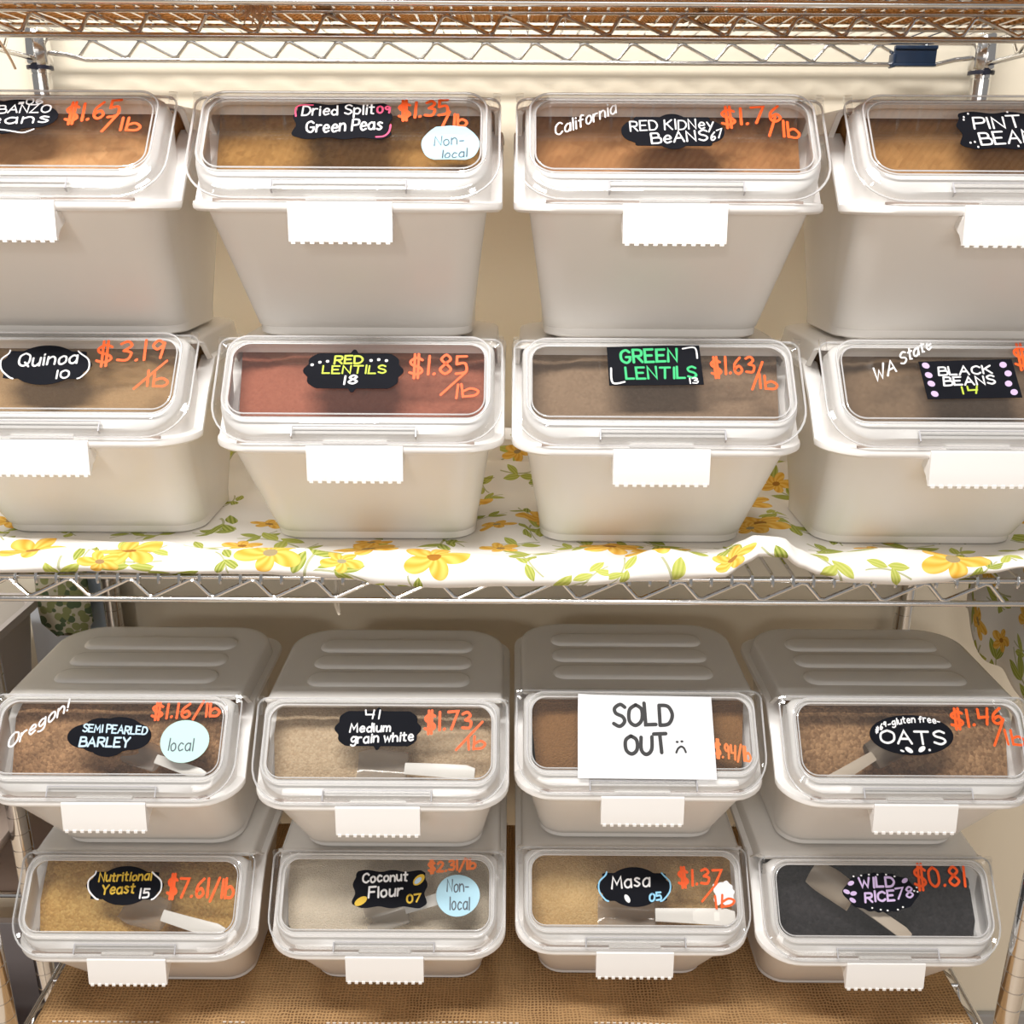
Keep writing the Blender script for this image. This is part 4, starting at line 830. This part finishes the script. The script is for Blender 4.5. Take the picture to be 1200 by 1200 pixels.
for bi, ha, tip, kind in SCOOPS:
    bx, by, bz = BIN_POS[bi]
    s = thing('scoop', SCOOP_LABEL[bi], 'scoop', (0, 0, 0), 'scoops inside the bins')
    P = slope(ha[0] / 1000, ha[1] / 1000, -.020); Q = slope(tip[0] / 1000, tip[1] / 1000, -.025)
    d = (Q - P); L = d.length; d.normalize(); nz = Vector((0, -SN, CS)); nz = (nz - d * nz.dot(d)).normalized(); ny = nz.cross(d)
    k = min(.85, L / .2); o0 = P + d * .115 * k
    M = Matrix((d, ny, nz)).transposed()
    s.location = Vector((bx, by, bz)) + o0; s.rotation_euler = M.to_euler(); s.scale = (k, k, k)
    part('bowl', BOWLB if kind == 'beige' else BOWL, s); part('handle', HANDB if kind == 'beige' else HAND, s)

# ------------------------------------------------------------------ floral cloth on the middle shelf
HEM = [(-.62, 1.1295), (-.506, 1.1295), (-.422, 1.1315), (-.337, 1.1297), (-.253, 1.1293), (-.169, 1.1261), (-.127, 1.1182), (-.067, 1.1158), (0.0, 1.118), (.068, 1.1194), (.136, 1.1244), (.169, 1.1264), (.21, 1.1290),
       (.231, 1.1431), (.243, 1.1512), (.269, 1.1504), (.284, 1.1398), (.304, 1.1327), (.339, 1.1238), (.39, 1.1213), (.423, 1.1243), (.472, 1.1346), (.505, 1.141), (.62, 1.142)]
ZC = 1.1322
def cloth():
    bm = bmesh.new(); uvl = bm.loops.layers.uv.new('UVMap')
    xs = [-.622 + i * .006 for i in range(208)]
    ys = [1.378 - .010 * i for i in range(21)] + [1.168 - .012 * i for i in range(15)] + [.990 - .004 * i for i in range(18)]
    def bincover(x, y):
        c = 0
        for j in range(4, 8):
            bx, by, _ = BIN_POS[j]
            c = max(c, (1 - sstep(.112, .128, abs(x - bx))) * sstep(by + .085, by + .100, y) * (1 - sstep(by + .25, by + .27, y)))
        return c
    rows = []
    for x in xs:
        col = []
        lift = max(0.0, interp(HEM, x) - 1.1318)
        for y in ys:
            free = 1 - bincover(x, y)
            n1 = noise.noise(Vector((x * 6, y * 10, 3))); n2 = noise.noise(Vector((x * 17, y * 26, 9)))
            back = sstep(1.16, 1.24, y)
            wv = .007 * (n1 + .4) + .004 * n2
            ridge = abs(math.sin(y * 38 + 2.5 * noise.noise(Vector((x * 4, 0, 5)))))
            z = ZC + free * (max(0, wv) + back * (.014 + .034 * ridge * (.6 + .8 * abs(noise.noise(Vector((x * 5, y * 3, 1)))))))
            fr = 1 - sstep(.915, .985, y)
            z += fr * (.011 + .007 * n1 + .005 * n2 + .9 * lift * 1.05)
            if x < -.17:   # a long rolled fold at the left
                fy = .945 + .05 * (x + .17) * .2 + .02 * math.sin(x * 9)
                z += .0085 * math.exp(-((y - fy) / .012) ** 2) * sstep(-.17, -.24, x)
            col.append((x, y, z))
        # front roll and hem
        zt = col[-1][2]; hem = interp(HEM, x); y0 = ys[-1]
        wob = .0015 * noise.noise(Vector((x * 30, 0, 2)))
        for k in range(1, 10):
            a = k / 9 * PI / 2 * 1.15
            z = lerp(zt, hem, k / 9) + .002 * math.sin(k / 9 * PI)
            y = y0 - .017 * math.sin(min(a, PI / 2)) + (.002 * (k - 7) if k > 7 else 0) + wob
            col.append((x, y, z))
        # turned-under edge behind the hem
        col.append((x, col[-1][1] + .006, hem - .001)); col.append((x, col[-1][1] + .008, max(hem, 1.1292) + .0006))
        rows.append([bm.verts.new(p) for p in col])
    nv = len(rows[0]); ss = [0.0]
    ref = rows[100]
    for j in range(1, nv): ss.append(ss[-1] + (ref[j].co - ref[j - 1].co).length)
    def quad(a, b, c, d, uvs):
        f = bm.faces.new((a, b, c, d))
        for l, q in zip(f.loops, uvs): l[uvl].uv = q
    for i in range(len(rows) - 1):
        for j in range(nv - 1):
            quad(rows[i][j], rows[i + 1][j], rows[i + 1][j + 1], rows[i][j + 1], [(xs[i], -ss[j]), (xs[i + 1], -ss[j]), (xs[i + 1], -ss[j + 1]), (xs[i], -ss[j + 1])])
    # side drape over the right end of the shelf
    ny, nz = 34, 30; gr = []
    for a in range(ny + 1):
        y = lerp(1.238, .955, a / ny); r = []
        for k in range(nz + 1):
            q = k / nz
            low = .918 + .006 * math.sin(a * .5) + .034 * (1 - sstep(0, .3, a / ny))
            z = lerp(1.139, low, q)
            x = .612 + .004 * (1 - math.cos(min(q * 8, PI))) * .5 + q * .004 * math.sin(a * .5 + q * 2) + .004 * noise.noise(Vector((y * 14, z * 10, 4)))
            r.append(bm.verts.new((x, y, z)))
        gr.append(r)
    for a in range(ny):
        for k in range(nz):
            u0, u1 = a * .27 / ny + .9, (a + 1) * .27 / ny + .9; v0, v1 = -k * .23 / nz + .2, -(k + 1) * .23 / nz + .2
            quad(gr[a][k], gr[a + 1][k], gr[a + 1][k + 1], gr[a][k + 1], [(u0, v0), (u1, v0), (u1, v1), (u0, v1)])
    o = obj('floral_cloth', bm, FLORAL, smooth=80)
    md = o.modifiers.new('thickness', 'SOLIDIFY'); md.thickness = .0008; md.offset = 0
    tag(o, 'white tablecloth printed with golden flowers and green leaves, bunched along the middle shelf', 'tablecloth')
cloth()

# ------------------------------------------------------------------ burlap on the bottom shelf
def burlap():
    bm = bmesh.new(); uvl = bm.loops.layers.uv.new('UVMap')
    ZBU = 1.5 - .9836 - .0016
    nx, nyy = 150, 60; rows = []
    for i in range(nx + 1):
        r = []
        for j in range(nyy + 1):
            x = lerp(-.585, .572, i / nx); y = lerp(1.35, .835, j / nyy)
            under = 0
            for b in range(12, 16):
                bx, by, _ = BIN_POS[b]
                under = max(under, (1 - sstep(.112, .130, abs(x - bx))) * sstep(by + .07, by + .10, y) * (1 - sstep(by + .25, by + .28, y)))
            n = .004 * noise.noise(Vector((x * 8, y * 8, 0))) + .0015 * noise.noise(Vector((x * 30, y * 30, 2)))
            z = ZBU + (1 - under) * max(-.0005, n)
            ov = max(0, .905 - y)
            if ov > 0: z -= .35 * ov * ov / .07 * 1.2
            r.append(bm.verts.new((x, y, z)))
        rows.append(r)
    for i in range(nx):
        for j in range(nyy):
            f = bm.faces.new((rows[i][j], rows[i + 1][j], rows[i + 1][j + 1], rows[i][j + 1]))
            for l in f.loops: l[uvl].uv = (l.vert.co.x, l.vert.co.y)
    o = obj('burlap_liner', bm, BURLAP, smooth=80)
    md = o.modifiers.new('thickness', 'SOLIDIFY'); md.thickness = .001; md.offset = 0
    tag(o, 'coarse brown burlap lining the bottom shelf beneath the lowest bins', 'burlap')
    # pale stitches of the seam
    bm = bmesh.new()
    for y, xr, st in ((.953, (-.60, .60), .0075), (.898, (-.50, -.02), .011)):
        x = xr[0]
        while x < xr[1]:
            if -.57 < x < .56 and noise.noise(Vector((x * 9, y, 7))) > -.1:
                z = ZBU + max(-.0005, .004 * noise.noise(Vector((x * 8, y * 8, 0)))) + .0016
                box(bm, x, x + st * .55, y - .0007, y + .0007, z - .0006, z + .0004)
            x += st
    s = obj('seam_stitches', bm, plain('pale_thread', rgb(.80, .72, .62), .7), o, smooth=False); s['label'] = 'pale stitches of the seam'
burlap()

# ------------------------------------------------------------------ rope mats on the top shelf
ZD = ZT_ + .025 + .0046 + .0025
def mat(x0, x1, lb):
    b = thing('rope_mat', lb, 'mat', ((x0 + x1) / 2, 1.065, ZD), 'woven rope mats on the top shelf')
    r = .0035; hw = (x1 - x0) / 2; d = .20
    bm = bmesh.new(); x = -hw + r
    while x < hw:
        tube(bm, [(x + .0008 * noise.noise(Vector((k, x * 90, x0))), lerp(-d, d, k / 10), r) for k in range(11)], r, 8); x += r * 1.8
    obj('woven_base', bm, ROPE, b)
    bm = bmesh.new()
    e = [(x, y, .0055) for x, y in plan(hw - .002, -d + .002, d - .002, .012, .012, 6)]
    tube(bm, e + [e[0]], .0055, 10)
    obj('border', bm, ROPE, b)
    return b
bk = [mat(-.60, -.201, 'woven rope mat on the top shelf at the left, with a loose strand'),
      mat(-.199, .199, 'middle rope mat of three on the top shelf'),
      mat(.201, .60, 'woven rope mat on the top shelf at the right, above the navy clip')]
def strand(parent, pts, r=.0009):
    bm = bmesh.new(); tube(bm, catmull(pts, 6), r, 6); o = obj('loose_strand', bm, RAFFIA, parent); return o
def rel(p, b): return (p[0] - b.location.x, p[1] - b.location.y, p[2] - b.location.z)
strand(bk[0], [rel(p, bk[0]) for p in ((-.455, .952, 1.688), (-.456, .946, 1.655), (-.455, .948, 1.625), (-.446, .952, 1.603), (-.442, .953, 1.592))], .0011)
strand(bk[2], [rel(p, bk[2]) for p in ((.545, 1.13, 1.690), (.549, 1.126, 1.66), (.545, 1.128, 1.625), (.541, 1.13, 1.612), (.542, 1.13, 1.598))], .0010)
bm = bmesh.new(); rg = random.Random(5)
for k in range(26):
    a = rg.uniform(-1, 1); p = Vector((rg.uniform(-.012, .012), rg.uniform(-.006, .006), .0))
    q = p + Vector((a * .018, rg.uniform(-.01, .01), -rg.uniform(.010, .026)))
    m = (p + q) / 2 + Vector((rg.uniform(-.008, .008), rg.uniform(-.004, .004), 0))
    tube(bm, catmull([p, m, q], 5), .0008, 5)
o = obj('frayed_tuft', bm, RAFFIA, bk[0]); o.location = rel((-.262, 1.105, 1.673), bk[0])

# navy clip on the back rod of the top shelf
cl = thing('shelf_clip', 'small navy plastic clip on the back rod of the top shelf', 'clip', (.5, YB, ZT_))
bm = bmesh.new(); box(bm, -.0265, .0265, -.010, -.0055, -.003, .021, bev=.0012); obj('face_plate', bm, NAVY, cl)
bm = bmesh.new(); box(bm, -.0265, .0265, -.0125, -.0098, .0165, .021, bev=.0008); box(bm, -.0265, .0265, -.0125, -.0098, -.003, .0, bev=.0008)
box(bm, -.0275, -.0235, -.011, .006, -.004, .012, bev=.001); obj('lip', bm, NAVY, cl)

# twine hanging under the middle shelf
bm = bmesh.new(); tube(bm, catmull([(-.178, .926, 1.1215), (-.1785, .9255, 1.108), (-.180, .926, 1.092), (-.1785, .9265, 1.084), (-.1765, .926, 1.078)], 5), .0016, 6)
tube(bm, catmull([(-.178, .926, 1.1215), (-.1765, .9275, 1.105), (-.1770, .927, 1.088), (-.1760, .9265, 1.081)], 5), .0013, 6)
o = obj('twine', bm, plain('pale_twine', rgb(.62, .55, .45), .9)); tag(o, 'short pale twine hanging from the middle shelf rod above a ribbed bin', 'string')

# ------------------------------------------------------------------ things beside the shelves on the left
np_ = thing('side_rack', 'neighbouring chrome rack standing left of the shelving unit', 'shelf', (-.646, 1.10, 0))
post('post', 0, 0, np_)
bm = bmesh.new(); tube(bm, [(-.50, .084, .512), (.010, .084, .512)], .004, 8); tube(bm, [(0, .0, .512), (0, .28, .512)], .004, 8); obj('rod', bm, CHROME, np_)
bm = bmesh.new(); box(bm, -.52, -.006, .09, .285, .505, .514, bev=.002); obj('shelf_board', bm, plain('brown_board', rgb(.62, .50, .44), .7, nscale=20, namt=.25), np_)
# upper board of the rack carries the tote
bm = bmesh.new(); box(bm, -.52, -.016, -.20, .28, .670, .684, bev=.002); obj('shelf_board', bm, plain('brown_board_upper', rgb(.46, .36, .30), .7), np_)
tt = thing('grey_tote', 'grey plastic tote at the left edge below the floral cloth', 'tote', (-.865, 1.12, .6845))
bm = bmesh.new()
lo = [[(x, y, z) for x, y in plan(w, -d, d, .03, .03)] for w, d, z in ((.150, .19, 0), (.172, .205, .225), (.180, .213, .228), (.180, .213, .240), (.174, .207, .242), (.168, .20, .236), (.148, .185, .006))]
vs = loft(bm, lo); bm.faces.new(vs[0]); bm.faces.new(vs[-1]); obj('body', bm, plain('grey_plastic', rgb(.47, .43, .41), .5, nscale=10, namt=.1), tt)
o_ = bmesh.new(); box(o_, -.03, .03, -.02, .02, 0, .075, bev=.006)
for k in range(8): box(o_, -.032 + k * .008, -.027 + k * .008, -.014, .014, .073, .079)
pk = obj('orange_packet', o_, plain('orange_wrap', rgb(.75, .35, .08), .5, nscale=30, namt=.4)); pk.location = (-.795, 1.22, .80)
pk.rotation_euler = (0, 0, .3); pk.location.z = .912
tag(pk, 'orange packet lying on the grey tote lid at the left edge', 'packet')
bm = bmesh.new(); box(bm, -.165, .165, -.198, .198, .2275, .2345, bev=.002); obj('lid', bm, plain('grey_lid', rgb(.36, .33, .30), .55), tt)
bm = bmesh.new()
vs = [(-.645, 1.385, .80), (-.645, 1.385, .965), (-.70, 1.385, .955), (-.70, 1.385, .80)]
box(bm, -.735, -.655, 1.378, 1.3815, .0, .893); pb = obj('white_board', bm, plain('white_board', rgb(.80, .85, .93), .6)); tag(pb, 'narrow white board standing against the wall beside the grey tote', 'board')
bm = bmesh.new(); box(bm, -.648, -.602, 1.384, 1.389, .0, 1.12); bb_ = obj('pale_blue_board', bm, plain('pale_blue_board', rgb(.46, .55, .66), .6)); tag(bb_, 'pale blue board standing behind the left rear post', 'board')
# patterned cloth bag hanging by the wall
bm = bmesh.new(); uvl = bm.loops.layers.uv.new('UVMap'); lo = []
for k in range(13):
    q = k / 12; z = lerp(1.10, .850, q); w = lerp(.030, .040, math.sin(q * PI * .6)); d = .012 + .004 * math.sin(q * 5)
    if k == 12: w *= .55; d *= .6
    lo.append([(-.664 + w * math.cos(t) + .004 * math.sin(q * 6), 1.352 + d * math.sin(t), z + .004 * math.sin(3 * t)) for t in (2 * PI * j / 20 for j in range(20))])
vs = loft(bm, lo); bm.faces.new(vs[0]); bm.faces.new(vs[-1])
def mat_leafbag():
    t = NT('green_print'); tc = t.add('ShaderNodeTexCoord')
    v = t.add('ShaderNodeTexVoronoi', i_Scale=85.0); t.l.new(tc.outputs['Object'], v.inputs['Vector'])
    cs = t.add('ShaderNodeSeparateColor'); t.l.new(v.outputs['Color'], cs.inputs[0])
    c = t.mix(t.math('GREATER_THAN', cs.outputs[0], .5), rgb(.07, .10, .045), rgb(.20, .21, .08))
    c = t.mix(t.math('GREATER_THAN', v.outputs['Distance'], .58), c, rgb(.42, .38, .28))
    t.l.new(c, t.b.inputs['Base Color']); t.b.inputs['Roughness'].default_value = .9
    return t.m
o = obj('patterned_bag', bm, mat_leafbag(), smooth=60); tag(o, 'green leaf patterned cloth bag hanging left of the blue board under the middle shelf', 'bag')
# white tub on the neighbouring rack, and a grey crate below
def side_tub(name, lb, loc, w, d, hh, m, m2):
    t_ = thing(name, lb, 'tub', loc)
    bm = bmesh.new()
    lo = [[(x, y, z) for x, y in plan(a, -b, b, .05, .05)] for a, b, z in ((w * .84, d * .84, 0), (w * .88, d * .88, .006), (w, d, hh), (w - .004, d - .004, hh), (w * .86, d * .86, .008))]
    vs = loft(bm, lo); bm.faces.new(vs[0]); bm.faces.new(vs[-1]); obj('body', bm, m, t_)
    bm = bmesh.new()
    lo = [[(x, y, z) for x, y in plan(w + e, -d - e, d + e, .05, .05)] for e, z in ((.002, hh - .012), (.010, hh - .010), (.012, hh - .003), (.008, hh + .002), (-.004, hh + .002), (-.004, hh - .002))]
    loft(bm, lo, wrap=True); obj('rim', bm, m2, t_)
    return t_
side_tub('white_tub', 'white tub on the neighbouring rack at the left edge', (-.907, 1.285, .5145), .135, .085, .135, PLASTIC, RIMWHITE)
gc = side_tub('grey_crate', 'grey crate on the floor below the neighbouring rack at bottom left', (-.815, 1.17, 0.0), .14, .16, .335, plain('grey_crate_plastic', rgb(.48, .43, .43), .55, nscale=12, namt=.2), plain('grey_crate_rim', rgb(.60, .56, .56), .5))
